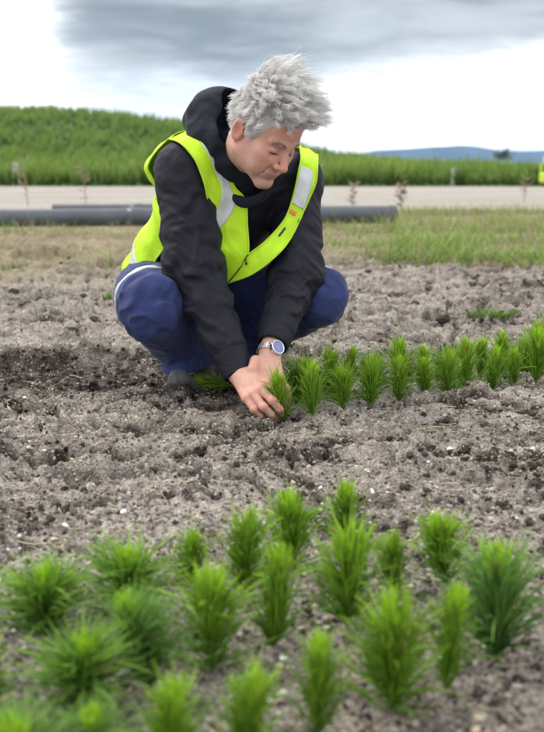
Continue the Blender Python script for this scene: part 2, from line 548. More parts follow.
def build_mountains():
    def ridge(name, Yd, pts, seed, depth, mat):
        px = np.linspace(-1900, 2500, 500)
        x = (px - CX) / FPX * Yd
        up = np.interp(px, [p[0] for p in pts], [HORIZON - p[1] for p in pts])
        up = np.maximum(up + 1.2 * fbm(px, px * 0, 0.02, seed, 4) * (up > 2), 0.2)
        top = up / FPX * Yd
        rows = []
        for j, (dy, f) in enumerate(((-1.0, 0.0), (-0.75, 0.18), (-0.5, 0.42), (-0.25, 0.72), (0, 1.0), (0.5, 0.6), (1.0, 0.0))):
            yy = Yd + dy * depth + 0.16 * depth * fbm(px, px * 0 + j, 0.02, seed + 3, 3) * (1 - abs(dy))
            rows.append(np.stack([x * yy / Yd if False else x, yy, top * f - (2.0 if f == 0 else 0)], 1))
        V = np.concatenate(rows); k = len(px); I = np.arange(len(V)).reshape(len(rows), k)
        F = np.stack([I[:-1, :-1], I[:-1, 1:], I[1:, 1:], I[1:, :-1]], -1).reshape(-1, 4)
        obj(name, mk_mesh(name, V, F, True), mat, kind='structure')
    m = material('forested_slope', base=(0.045, 0.060, 0.060), rough=0.95, noise=(0.006, 5, 0.35), spec=0.1)
    ridge('mountain_range', 5600.0, [(-1900, 150), (-400, 146), (100, 150), (300, 158), (345, 156), (372, 150.5), (400, 150), (440, 147.5), (470, 147),
                             (496, 151.5), (520, 152), (560, 150), (700, 154), (1000, 149), (2500, 150)], 91, 500.0, m)


build_mountains()

# ------------------------------------------------------------------ far vegetation
def blades(base, h, lean, width, col, segs=2, seed=1, curl=0.5, coltip=None):
    """flat tapering blades: base (N,3), h (N,), lean (N,2) horizontal reach as fraction of h"""
    r = np.random.default_rng(seed); n = len(base)
    t = np.linspace(0, 1, segs + 1)
    pos = np.zeros((n, segs + 1, 3))
    for i, tt in enumerate(t):
        pos[:, i, 0] = base[:, 0] + lean[:, 0] * h * tt ** (1 + curl)
        pos[:, i, 1] = base[:, 1] + lean[:, 1] * h * tt ** (1 + curl)
        pos[:, i, 2] = base[:, 2] + h * (tt - 0.35 * (np.hypot(lean[:, 0], lean[:, 1])) * tt ** 2 * 0.6)
    a = r.uniform(0, pi, n); side = np.stack([np.cos(a), np.sin(a), 0 * a], 1)
    V = []
    for i, tt in enumerate(t):
        w = (width * (1 - 0.93 * tt ** 1.5))[:, None] * side / 2
        V += [pos[:, i] - w, pos[:, i] + w]
    V = np.stack(V, 1).reshape(-1, 3)
    m = 2 * (segs + 1); b = np.arange(n)[:, None] * m
    F = np.concatenate([np.stack([b[:, 0] + 2 * i, b[:, 0] + 2 * i + 1, b[:, 0] + 2 * i + 3, b[:, 0] + 2 * i + 2], 1) for i in range(segs)])
    col = np.asarray(col, float); ct = col if coltip is None else np.asarray(coltip, float)
    C = np.stack([col * (1 - tt) + ct * tt for tt in np.repeat(t, 2)], 1).reshape(-1, 3)
    return V, F, C


M_leaf = material('foliage', attr=True, rough=0.6, trans=0.35, spec=0.25)


def build_plantation():
    r = np.random.default_rng(21)
    P0 = []
    # rows of young pines: flat strip along the road and the hill behind
    for y0, y1, dens, hh in ((44.5, 60, 3.2, 0.80), (60, 85, 2.0, 0.85), (85, 125, 1.15, 0.95), (125, 200, 0.62, 1.15)):
        w = 0.54
        n = int((y1 - y0) * (y0 + y1) * w * dens)
        y = r.uniform(y0, y1, n); x = r.uniform(-1, 1, n) * y * w
        row = 1.1 if y0 < 85 else 1.6
        y = np.where(r.random(n) < 0.75, np.round(y / row) * row + r.normal(0, 0.10, n), y)
        y = y + 0.012 * x
        keep = (y > 44.2 + 0.012 * x) & ((y < 130) | (hill_profile(x) > 0.6))
        P0.append(np.stack([x, y, hh * r.uniform(0.6, 1.35, n)], 1)[keep])
    P0 = np.concatenate(P0); x, y, h = P0.T
    z = terrain(x, y)
    h = h * (1 + 0.35 * fbm(x, y, 0.08, 23, 3))
    nb = 8
    n = len(x)
    bx = np.repeat(np.stack([x, y, z], 1), nb, 0)
    hb = np.repeat(h, nb) * r.uniform(0.45, 1.1, n * nb)
    ang = r.uniform(0, 2 * pi, n * nb); ln = r.uniform(0.05, 0.55, n * nb)
    lean = np.stack([np.cos(ang) * ln, np.sin(ang) * ln], 1)
    bx[:, 2] += r.uniform(0, 0.35, n * nb) * np.repeat(h, nb)
    tone = np.repeat(np.clip(0.5 + 0.5 * fbm(x, y, 0.12, 27, 3) + r.normal(0, 0.16, n), 0, 1), nb)[:, None]
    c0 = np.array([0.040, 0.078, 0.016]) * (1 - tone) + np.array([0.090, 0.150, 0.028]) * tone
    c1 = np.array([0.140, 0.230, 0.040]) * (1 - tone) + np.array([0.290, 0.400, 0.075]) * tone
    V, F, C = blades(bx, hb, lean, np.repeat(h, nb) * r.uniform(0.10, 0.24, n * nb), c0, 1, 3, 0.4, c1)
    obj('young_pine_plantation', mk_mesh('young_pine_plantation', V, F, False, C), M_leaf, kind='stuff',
        label='blurred green mass of young pines covering the hill and far field', cat='plantation')


build_plantation()


def build_meadow():
    r = np.random.default_rng(31)
    # green grass to the right, patchy
    n = 62000
    y = 6.3 + 10.5 * r.random(n) ** 1.35; x = r.uniform(-0.5, 0.45, n) * y
    g = fbm(x, y, 0.55, 33, 4, sy=0.8)
    edge = 6.75 - 0.25 * np.clip(x, -2, 2) + 0.5 * fbm(x, y, 1.3, 35, 3)
    right = sstep(0.0, 0.6, x - 0.02 * y)
    left = 0.22 * sstep(9.4, 10.2, y) * (1 - sstep(11.5, 12.4, y)) * sstep(0.2, -0.5, x)
    keep = r.random(n) < np.clip((right * (0.12 + 0.88 * sstep(-0.10, 0.30, g + 0.05))) * (y > edge) + left * (g > -0.1) + 0.02, 0, 1)
    keep &= ~((np.abs(y - (11.85 + 0.17 * (x + 3))) < 0.16) & (x < 1.55))
    x, y, g = x[keep], y[keep], g[keep]; n = len(x)
    big = 0.5 + 0.5 * sstep(-0.3, 0.5, fbm(x, y, 1.1, 37, 3))
    h = r.uniform(0.07, 0.26, n) * big * np.where(x < 0, 0.8, 1)
    a = r.uniform(0, 2 * pi, n); l = r.uniform(0.1, 1.2, n)
    dryb = (r.random(n) < np.where(y > 10.5, 0.45, 0.22))[:, None]
    t = r.random((n, 1))
    c0 = np.where(dryb, [[0.20, 0.16, 0.08]], np.array([0.10, 0.17, 0.035]) * (0.7 + 0.6 * t))
    c1 = np.where(dryb, [[0.42, 0.35, 0.21]], np.array([0.27, 0.41, 0.08]) * (0.6 + 0.8 * t))
    b = np.stack([x, y, ground_h(x, y) - 0.005], 1)
    V, F, C = blades(b, h, np.stack([np.cos(a) * l, np.sin(a) * l], 1), r.uniform(0.005, 0.011, n), c0, 2, 5, 0.8, c1)
    obj('meadow_grass', mk_mesh('meadow_grass', V, F, False, C), M_leaf, kind='stuff', label='soft patch of green grass beyond the tilled soil', cat='grass')
    # dry straw
    n = 30000
    y = 5.6 + 11.3 * r.random(n) ** 1.25; x = r.uniform(-0.5, 0.45, n) * y
    g = fbm(x, y, 0.5, 43, 4, sy=0.9)
    w = sstep(6.0, 7.4, y + 0.8 * g + 0.25 * np.clip(-x, -1, 2.5)) * (0.15 + 0.85 * sstep(-0.4, 0.3, g)) * np.where(x > 0.4, 0.32, 1)
    keep = (r.random(n) < w) & ~((np.abs(y - (11.85 + 0.17 * (x + 3))) < 0.17) & (x < 1.55))
    x, y = x[keep], y[keep]; n = len(x)
    h = r.uniform(0.02, 0.10, n); a = r.normal(0.2, 1.3, n); l = r.uniform(0.6, 3.2, n)
    t = r.random((n, 1))
    c0 = np.array([0.21, 0.165, 0.105]) * (0.7 + 0.6 * t); c1 = np.array([0.46, 0.39, 0.27]) * (0.65 + 0.6 * t)
    b = np.stack([x, y, ground_h(x, y) - 0.004], 1)
    V, F, C = blades(b, h, np.stack([np.cos(a) * l, np.sin(a) * l], 1), r.uniform(0.004, 0.010, n), c0, 2, 6, 0.1, c1)
    obj('dry_straw', mk_mesh('dry_straw', V, F, False, C), material('straw', attr=True, rough=0.85, trans=0.15), kind='stuff',
        label='flattened dry beige straw beyond the tilled soil', cat='straw')


build_meadow()


def build_weeds():
    r = np.random.default_rng(51)
    M_dead = material('dead_stalk', base=(0.26, 0.19, 0.13), rough=0.9, noise=(30, 3, 0.3))
    # dead dock stems: tapering stalk, side branches, seed heads
    def dead_weed(px, py, ht, label, bushy, tilt):
        b = G(px, py); b[2] = gz(b[0], b[1]) if b[1] < 16 else 0.02
        e = empty('dead_weed', tuple(b), label, 'weed', 'dead weeds by the dirt road')
        s = np.linspace(0, 1, 7)
        st = np.stack([tilt * ht * s ** 1.5, 0.05 * ht * s, ht * s], 1)
        V, F, _ = tubes(st[None], np.linspace(0.010, 0.004, 7), 5)
        obj('stalk', mk_mesh('stalk', V, F), M_dead, e)
        pos, rad = [], []
        for k in range(bushy):
            u = r.uniform(0.15, 0.95); p0 = np.array([np.interp(u, s, st[:, i]) for i in range(3)])
            a = r.uniform(0, 2 * pi); d = np.array([cos(a) * 0.9, sin(a) * 0.9, r.uniform(0.2, 1.1)]) * ht * r.uniform(0.12, 0.36)
            pos.append([p0 + d * q + np.array([0, 0, -0.05 * ht * q * q]) for q in np.linspace(0, 1, 5)])
            rad.append([0.004, 0.004, 0.009, 0.011, 0.003])
        V, F, _ = tubes(np.array(pos), np.array(rad), 4)
        obj('branches', mk_mesh('branches', V, F), M_dead, e, kind='stuff')
    dead_weed(28, 208, 0.86, 'thin rusty dead stalk standing by the road, nearest the left edge', 9, -0.08)
    dead_weed(86, 207, 0.66, 'brown dead weed by the road behind the grey pipe, left of the man', 16, -0.06)
    dead_weed(352, 210, 0.40, 'low bushy brown weed just right of the man by the road', 40, 0.1)
    dead_weed(402, 213, 0.42, 'bushy brown weed beside the end of the grey pipe', 42, -0.1)
    dead_weed(524, 205, 0.46, 'brown dead weed by the road at the right edge', 20, 0.1)
    # small green weeds in the soil
    def weed(px, py, rad, n, ht, label):
        b = G(px, py); aa = np.linspace(0, 2 * pi, 16); b[2] = float(ground_h(np.concatenate([b[0] + rad * np.cos(aa), b[0] + 0.5 * rad * np.cos(aa)]), np.concatenate([b[1] - rad * np.abs(np.sin(aa)), b[1] + 0.5 * rad * np.sin(aa)])).max()) - 0.018
        rr = r.uniform(0, 1, n) ** 0.6 * rad; a = r.uniform(0, 2 * pi, n)
        bx = np.stack([np.cos(a) * rr, np.sin(a) * rr * 0.8, 0 * a], 1)
        ln = r.uniform(0.3, 1.4, n); a2 = a + r.normal(0, 0.6, n); t = r.random((n, 1))
        V, F, C = blades(bx, ht * r.uniform(0.5, 1.1, n), np.stack([np.cos(a2) * ln, np.sin(a2) * ln], 1), r.uniform(0.004, 0.010, n),
                         np.array([0.07, 0.13, 0.02]) * (0.7 + 0.5 * t), 2, 9, 0.7, np.array([0.17, 0.28, 0.05]) * (0.7 + 0.6 * t))
        obj('grass_tuft', mk_mesh('grass_tuft', V, F, False, C), M_leaf, None, label, 'weed', 'small weeds in the soil', loc=tuple(b))
    weed(491, 322, 0.09, 200, 0.05, 'low green grass tuft on bare soil behind the seedling row, at right')
    weed(112, 305, 0.05, 60, 0.05, 'small green weed on the soil left of the man\'s knee')
    weed(14, 273, 0.07, 60, 0.05, 'tiny green weed in the straw at the left edge')


build_weeds()


def build_pipes():
    M_pipe = material('grey_polythene', base=(0.055, 0.063, 0.078), rough=0.40, noise=(3.0, 4, 0.18), bump=(9, 0.25, 0.01))
    M_pipe2 = material('black_polythene', base=(0.045, 0.05, 0.06), rough=0.45, noise=(4.0, 4, 0.2))
    def pipe(name, x0, x1, ya, slope, r, mat, label):
        x = np.linspace(x0, x1, 60); y = ya + slope * (x + 3) + 0.03 * np.sin(x * 1.3)
        z = np.full_like(x, r * 0.86) + 0.01 * np.sin(x * 0.9 + 1)
        e = empty(name, (x[0], y[0], 0), label, 'pipe')
        pos = np.stack([x, y, z], 1)
        K = 20
        V, F, _ = tubes(pos[None], np.full(60, r), K)
        child('barrel', mk_mesh('barrel', V, F), mat, e)
        # open end: a rim ring and the bore
        a = pos[-1]; d = pos[-1] - pos[-2]; d /= np.linalg.norm(d)
        V, F, _ = tubes(np.stack([a - d * 0.05, a + d * 0.02, a + d * 0.021, a - d * 0.05])[None], np.array([r * 1.06, r * 1.06, r * 0.86, r * 0.85]), K)
        child('end_collar', mk_mesh('end_collar', V, F), mat, e)
        for xx in np.arange(x0 + 1.2, x1 - 0.5, 3.1):
            i = int(np.argmin(abs(x - xx))); a = pos[i]; d = pos[i + 1] - pos[i]; d /= np.linalg.norm(d)
            V, F, _ = tubes(np.stack([a - d * 0.09, a - d * 0.085, a + d * 0.085, a + d * 0.09])[None], np.array([r, r * 1.07, r * 1.07, r]), K)
            child('coupling', mk_mesh('coupling', V, F), mat, e)
    pipe('irrigation_pipe', -9.0, 1.45, 11.85, 0.17, 0.108, M_pipe, 'thick grey plastic pipe lying on the grass behind the man')
    pipe('water_pipe', -3.1, -0.2, 15.0, 0.02, 0.088, M_pipe2, 'thinner dark pipe lying behind the thick grey pipe')


build_pipes()


def build_posts():
    M_post = material('weathered_timber', base=(0.38, 0.36, 0.32), rough=0.9, noise=(14, 4, 0.25), bump=(40, 0.4, 0.01))
    M_cap = material('galvanised_steel', base=(0.45, 0.46, 0.47), rough=0.45, metal=0.7)
    for px, pt, Y, w, label in ((15.5, 163, 46.0, 0.24, 'pale timber post before the hill at the left edge'),
                                (454, 168, 45.5, 0.17, 'pale timber post at the edge of the far plantation, on the right')):
        t = P(px, pt, Y); h = t[2]
        e = empty('timber_post', (t[0], Y, 0.0), label, 'post', 'posts along the plantation edge')
        V, F = box((0, 0, h / 2 - 0.02), (w, w, h), 0.025)
        obj('shaft', mk_mesh('shaft', V, F, False), M_post, e)
        V, F = box((0, 0, h - 0.01), (w * 1.06, w * 1.06, 0.04), 0.012)
        obj('cap', mk_mesh('cap', V, F, False), M_cap, e)
    # dark lone tree in front of the mountains
    r = np.random.default_rng(61)
    t = P(503, 150, 150.0); b = np.array([t[0], 150.0, 0.0]); H = t[2]
    e = empty('pine_tree', tuple(b), 'lone dark tree standing above the far plantation before the blue mountains', 'tree')
    V, F, _ = tubes(np.array([[[0, 0, -0.1], [0.05, 0, H * 0.4], [0.15, 0, H * 0.8]]]), np.array([0.12, 0.09, 0.03]), 6)
    obj('trunk', mk_mesh('trunk', V, F), material('bark', base=(0.06, 0.045, 0.035), rough=0.9, noise=(8, 3, 0.3)), e)
    n = 700
    u = r.normal(0, 1, (n, 3)); u /= np.linalg.norm(u, axis=1)[:, None]
    c = u * (r.random((n, 1)) ** 0.4) * np.array([H * 0.45, H * 0.4, H * 0.25]) + np.array([0.15, 0, H * 0.80])
    lob = pn(c * 0.9 + 5) > -0.12
    c = c[lob]; n = len(c); a = r.uniform(0, 2 * pi, n)
    V, F, C = blades(c, r.uniform(0.15, 0.4, n), np.stack([np.cos(a), np.sin(a)], 1) * 0.8, r.uniform(0.08, 0.2, n),
                     np.tile([0.05, 0.065, 0.06], (n, 1)), 1, 4, 0.3, np.tile([0.10, 0.12, 0.10], (n, 1)))
    obj('crown', mk_mesh('crown', V, F, False, C), M_leaf, e)


build_posts()


def build_machine():
    """front corner of a lime-green machine parked on the road; the rest is outside the frame"""
    lime = material('lime_paint', base=(0.50, 0.66, 0.03), rough=0.35, noise=(2.0, 3, 0.06), coat=0.3)
    blk = material('black_rubber', base=(0.02, 0.02, 0.022), rough=0.7)
    gls = material('tinted_glass', base=(0.06, 0.075, 0.02), rough=0.12, spec=0.6)
    Y = 40.0
    p = P(538.2, 183.3, Y); x0 = p[0] * 1.043; zb = p[2]; s = Y / FPX          # metres per photo pixel
    e = empty('utility_vehicle', (x0, Y, 0.03), 'lime green vehicle with dark window cut off by the right edge', 'vehicle')
    def part(name, V, F, m): return child(name, mk_mesh(name, V, F, False), m, e)
    W, D = 3.4, 1.7
    part('body', *box((x0 + W / 2, Y + D / 2, zb + 0.20), (W, D, 0.40), 0.06), lime)
    part('cab', *box((x0 + 1.0 + 0.12, Y + D / 2, zb + 0.86), (2.0, D - 0.1, 0.30), 0.05), lime)
    for k, (xa, xb) in enumerate(((0.03, 0.11), (1.0, 1.1), (2.0, 2.1))):
        for yy in (Y + 0.07, Y + D - 0.07):
            V, F = box((x0 + (xa + xb) / 2, yy, zb + 0.56), (xb - xa, 0.09, 0.36), 0.01)
            part('pillar', V, F, lime)
    part('window', *box((x0 + 0.58, Y + 0.10, zb + 0.555), (0.90, 0.02, 0.31)), gls)
    part('window', *box((x0 + 0.12, Y + D / 2, zb + 0.555), (0.02, D - 0.36, 0.31)), gls)
    for dz in (0.80, 0.98):
        V, F = cyl((x0 + 0.20, Y - 0.05, zb + dz), (x0 + 0.20, Y + 0.06, zb + dz), 0.09, 14)
        part('work_light', V, F, blk)
    V, F, _ = tubes(np.array([[[x0 + 0.22, Y + 0.3, zb + 1.0], [x0 + 0.34, Y + 0.3, zb + 1.3], [x0 + 0.9, Y + 0.3, zb + 2.2]]]), np.array([0.05, 0.05, 0.05]), 8)
    part('boom', V, F, lime)
    for xx in (0.85, 2.75):
        for yy in (Y + 0.05, Y + D - 0.25):
            V, F = cyl((x0 + xx, yy, 0.36), (x0 + xx, yy + 0.2, 0.36), 0.33, 22)
            w = part('wheel', V, F, blk)
            V, F = cyl((x0 + xx, yy - 0.012, 0.36), (x0 + xx, yy + 0.05, 0.36), 0.16, 16)
            obj('hub', mk_mesh('hub', V, F, False), lime, w)


build_machine()


# ------------------------------------------------------------------ loose soil: crumbs, perlite, straw bits
def build_crumbs():
    r = np.random.default_rng(71)
    ico = []
    t = (1 + 5 ** .5) / 2
    IV = np.array([[-1, t, 0], [1, t, 0], [-1, -t, 0], [1, -t, 0], [0, -1, t], [0, 1, t], [0, -1, -t], [0, 1, -t], [t, 0, -1], [t, 0, 1], [-t, 0, -1], [-t, 0, 1]]) / math.sqrt(1 + t * t)
    IF = np.array([[0, 11, 5], [0, 5, 1], [0, 1, 7], [0, 7, 10], [0, 10, 11], [1, 5, 9], [5, 11, 4], [11, 10, 2], [10, 7, 6], [7, 1, 8], [3, 9, 4], [3, 4, 2], [3, 2, 6], [3, 6, 8], [3, 8, 9], [4, 9, 5], [2, 4, 11], [6, 2, 10], [8, 6, 7], [9, 8, 1]])
    OV = np.array([[1, 0, 0], [-1, 0, 0], [0, 1, 0], [0, -1, 0], [0, 0, 1], [0, 0, -1.0]])
    OF = np.array([[0, 2, 4], [2, 1, 4], [1, 3, 4], [3, 0, 4], [2, 0, 5], [1, 2, 5], [3, 1, 5], [0, 3, 5]])

    def scatter(n, ymin, ymax, smin, smax, pw, BV, BF, palette, probs, seed, sink=0.25, power=1.0, clump=None, dark_only=False):
        y = np.exp(r.uniform(math.log(ymin), math.log(ymax), n) * 1.0); x = r.uniform(-1, 1, n) * (0.12 + 0.33 * y)
        if clump is not None:
            k = r.random(n) < sstep(-0.35, 0.35, fbm(x, y, clump, seed, 3, sy=clump * 1.6)); x, y = x[k], y[k]; n = len(x)
        if dark_only:  # keep only crumbs lying where the soil colour is dark
            k = r.random(n) < sstep(0.55, 0.85, soil_tone(x, y)); x, y = x[k], y[k]; n = len(x)
        z = ground_h(x, y)
        s = smin + (smax - smin) * r.random(n) ** pw
        m = len(BV)
        V = BV[None] * (s[:, None, None] * r.uniform(0.65, 1.3, (n, m, 1)))
        sc = r.uniform(0.7, 1.3, (n, 1, 3)); sc[:, :, 2] *= 0.8; V = V * sc
        a = r.uniform(0, 2 * pi, n); ca, sa = np.cos(a)[:, None], np.sin(a)[:, None]
        V = np.stack([V[:, :, 0] * ca - V[:, :, 1] * sa, V[:, :, 0] * sa + V[:, :, 1] * ca, V[:, :, 2]], 2)
        V = V + np.stack([x, y, z + s * (0.6 - sink)], 1)[:, None]
        F = (BF[None] + np.arange(n)[:, None, None] * m).reshape(-1, 3)
        pal = np.array(palette); ci = r.choice(len(pal), n, p=probs)
        C = np.repeat(pal[ci] * r.uniform(0.7, 1.25, (n, 1)), m, 0)
        return V.reshape(-1, 3), F, C
    soil = [[0.13, 0.11, 0.095], [0.23, 0.205, 0.18], [0.055, 0.043, 0.035], [0.32, 0.29, 0.25]]
    parts = [scatter(35000, 0.85, 5.0, 0.0014, 0.0055, 1.8, OV, OF, soil, [.36, .36, .14, .14], 1),
             scatter(6500, 0.85, 6.5, 0.003, 0.0105, 2.6, IV, IF, soil, [.42, .2, .34, .04], 2, 0.3, clump=3.0),
             scatter(26000, 1.35, 6.5, 0.0025, 0.0095, 2.0, IV, IF, [[0.035, 0.027, 0.022], [0.06, 0.047, 0.038], [0.10, 0.08, 0.065]], [.5, .35, .15], 8, 0.2, dark_only=True),
             scatter(330, 3.0, 7.5, 0.010, 0.028, 2.4, IV, IF, soil, [.45, .2, .33, .02], 4, 0.35, clump=1.6)]
    V, F, C = merge(parts)
    mt = material('soil_crumb', attr=True, rough=0.95, noise=(500, 3, 0.35), bump=(600, 0.7, 0.002), spec=0.15)
    obj('soil_crumbs', mk_mesh('soil_crumbs', V, F, False, C), mt, kind='stuff', label='loose crumbs and clods of grey brown soil', cat='soil')
    V, F, C = merge([scatter(13000, 0.85, 5.0, 0.0012, 0.0036, 2.0, OV, OF, [[0.55, 0.53, 0.50], [0.45, 0.38, 0.27], [0.36, 0.27, 0.17], [0.38, 0.35, 0.31]], [.14, .30, .30, .26], 6, 0.2),
                     scatter(700, 0.9, 5.0, 0.003, 0.0065, 2.0, IV, IF, [[0.66, 0.65, 0.62], [0.45, 0.37, 0.26], [0.30, 0.29, 0.28]], [.34, .36, .30], 7, 0.2)])
    obj('gravel_grains', mk_mesh('gravel_grains', V, F, False, C), material('grit', attr=True, rough=0.85, noise=(300, 2, 0.15)), kind='stuff',
        label='white and tan grit grains strewn over the soil', cat='grit')
    # straw bits
    n = 2200
    y = np.exp(r.uniform(math.log(0.95), math.log(5.5), n)); x = r.uniform(-1, 1, n) * (0.12 + 0.32 * y)
    k = r.random(n) < 0.25 + 0.75 * sstep(-0.2, 0.4, fbm(x, y, 2.2, 77, 3)); x, y = x[k], y[k]; n = len(x)
    L = r.uniform(0.008, 0.05, n) * r.uniform(0.5, 1.6, n); a = r.normal(0, 1.1, n); S = 5
    pos = np.zeros((n, S, 3)); bend = r.normal(0, 0.25, n)
    for i, u in enumerate(np.linspace(-0.5, 0.5, S)):
        pos[:, i, 0] = x + np.cos(a + bend * u) * L * u; pos[:, i, 1] = y + np.sin(a + bend * u) * L * u
    zz = np.stack([ground_h(pos[:, i, 0], pos[:, i, 1]) for i in range(S)], 1)
    base = zz.max(1)[:, None] * 0.7 + zz * 0.3
    pos[:, :, 2] = base + 0.001 + r.uniform(0, 0.004, (n, 1)) * (np.linspace(-1, 1, S)[None] ** 2)
    t = r.random((n, 1)); c = np.array([0.52, 0.43, 0.29]) * t + np.array([0.20, 0.15, 0.10]) * (1 - t)
    V, F, C = tubes(pos, r.uniform(0.0005, 0.0015, (n, 1)) * np.ones((1, S)), 3, c)
    obj('straw_litter', mk_mesh('straw_litter', V, F, True, C), material('dry_litter', attr=True, rough=0.8), kind='stuff',
        label='small dry stems scattered on the soil', cat='litter')


build_crumbs()


# ------------------------------------------------------------------ seedlings
def seedling_meshes(seed, kind):
    """stem, needles and growing tip of one pine seedling, 13 cm tall before scaling"""
    r = np.random.default_rng(seed)
    if kind == 'brush':   hs, n, a0, a1, l0, l1, cool = 0.084, 330, 0.16, 0.95, 0.040, 0.078, 0.0
    elif kind == 'slim':  hs, n, a0, a1, l0, l1, cool = 0.090, 280, 0.12, 0.72, 0.038, 0.072, 0.0
    elif kind == 'blue':  hs, n, a0, a1, l0, l1, cool = 0.085, 330, 0.12, 0.75, 0.045, 0.080, 0.65
    else:                 hs, n, a0, a1, l0, l1, cool = 0.066, 330, 0.25, 1.05, 0.050, 0.088, 0.35
    S = 6
    u = np.linspace(0, 1, S); bend = r.normal(0, 0.006, 2)
    stem = np.stack([bend[0] * u ** 2, bend[1] * u ** 2, hs * u - 0.006], 1)
    def at(t): return np.stack([np.interp(t, u, stem[:, i]) for i in range(3)], 1)
    sV, sF, _ = tubes(stem[None], np.linspace(0.0024, 0.0016, S), 6)
    t = 0.05 + 0.86 * r.random(n) ** 0.9
    base = at(t); az = r.uniform(0, 2 * pi, n)
    inc = a0 + (a1 - a0) * r.random(n) ** 0.8 * (1.15 - 0.45 * t)          # angle from the vertical
    if kind == 'brush' or kind == 'slim': inc = np.where(t < 0.25, inc * 1.15 + 0.1, inc)
    ln = r.uniform(l0, l1, n) * (1.10 - 0.38 * t ** 2) * np.where(r.random(n) < 0.05, 1.35, 1)
    out = np.stack([np.cos(az), np.sin(az), 0 * az], 1)
    d = out * np.sin(inc)[:, None]; d[:, 2] = np.cos(inc)
    K = 5
    pos = np.zeros((n, K, 3)); cv = r.normal(-0.10, 0.22, n)
    if kind in ('spread', 'blue'): cv += 0.18
    sidev = np.cross(d, out + 0.01); sidev = r.normal(0, 0.10, (n, 1)) * sidev
    for i, q in enumerate(np.linspace(0, 1, K)):
        pos[:, i] = base + d * (ln * q)[:, None] + (out * (cv * q * q * ln)[:, None]) + sidev * (ln * q * q)[:, None]
        pos[:, i, 2] -= (np.maximum(cv, 0) * q * q * ln) * 0.8
    w = r.uniform(0.00075, 0.00120, n)
    rad = w[:, None] * np.array([0.8, 1.0, 1.0, 0.85, 0.25])[None]
    v = r.random((n, 1))
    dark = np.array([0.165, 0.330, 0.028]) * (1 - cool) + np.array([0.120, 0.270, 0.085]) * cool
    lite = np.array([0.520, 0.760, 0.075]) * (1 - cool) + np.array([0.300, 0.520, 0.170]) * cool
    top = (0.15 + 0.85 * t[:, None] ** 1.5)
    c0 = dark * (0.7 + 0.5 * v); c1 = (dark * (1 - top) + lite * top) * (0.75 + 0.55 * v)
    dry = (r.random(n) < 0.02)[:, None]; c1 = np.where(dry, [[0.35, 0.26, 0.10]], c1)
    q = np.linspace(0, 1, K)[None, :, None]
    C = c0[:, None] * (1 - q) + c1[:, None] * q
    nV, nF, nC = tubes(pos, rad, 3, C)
    # growing tip: short pale upright needles round the bud
    m = 150
    az = r.uniform(0, 2 * pi, m); inc = r.uniform(0.0, 0.62, m); out = np.stack([np.cos(az), np.sin(az), 0 * az], 1)
    d = out * np.sin(inc)[:, None]; d[:, 2] = np.cos(inc)
    tip = at(np.ones(m)); tip[:, 2] += 0.010 - r.uniform(0, 0.018, m); tip += out * 0.0022
    ln = r.uniform(0.012, 0.034, m)
    pos = np.stack([tip + d * (ln * qq)[:, None] - out * (0.12 * ln * qq * qq)[:, None] for qq in np.linspace(0, 1, 4)], 1)
    v = r.random((m, 1)); cc = np.array([0.58, 0.84, 0.06]) * (0.75 + 0.4 * v); cb = np.array([0.38, 0.58, 0.03])
    q = np.linspace(0, 1, 4)[None, :, None]
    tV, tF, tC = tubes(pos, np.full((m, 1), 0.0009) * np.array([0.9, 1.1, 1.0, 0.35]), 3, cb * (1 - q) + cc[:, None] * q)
    bud = np.array([at(np.array([1.0]))[0] + [0, 0, z] for z in (-0.004, 0.008, 0.019, 0.026)])
    bV, bF, bC = tubes(bud[None], np.array([0.0040, 0.0062, 0.0056, 0.0010]), 7, np.array([[0.52, 0.76, 0.06]]))
    tV, tF, tC = merge([(tV, tF, tC), (bV, bF, bC)])
    return (sV, sF), (nV, nF, nC), (tV, tF, tC)


M_needle = material('pine_needle', attr=True, rough=0.45, trans=0.48, spec=0.35)
M_stem = material('seedling_stem', base=(0.16, 0.14, 0.05), rough=0.8, noise=(200, 3, 0.3))
PROTO = {}


def proto(kind, k):
    if (kind, k) not in PROTO:
        (a, b), n, t = seedling_meshes(100 + k * 7 + len(kind), kind)
        ms = mk_mesh('stem', a, b); ms.materials.append(M_stem)
        mn = mk_mesh('needles', n[0], n[1], True, n[2]); mn.materials.append(M_needle)
        mt = mk_mesh('growing_tip', t[0], t[1], True, t[2]); mt.materials.append(M_needle)
        PROTO[(kind, k)] = (ms, mn, mt)
    return PROTO[(kind, k)]


def seedling(loc, height, width, kind, k, rz, label, group, tilt=(0, 0)):
    ms, mn, mt = proto(kind, k)
    z = loc[2] if len(loc) > 2 else gz(loc[0], loc[1])
    e = empty('pine_seedling', (loc[0], loc[1], z), label, 'seedling', group)
    s = height / 0.130
    e.scale = (s * width, s * width, s); e.rotation_euler = (tilt[0], tilt[1], rz)
    for nm, me in (('stem', ms), ('needles', mn), ('growing_tip', mt)):
        c = bpy.data.objects.new(nm, me); COL.objects.link(c); c.parent = e
    return e


FG = 'pine seedlings in the near foreground bed'
RW = 'pine seedlings in the planted row by the man'
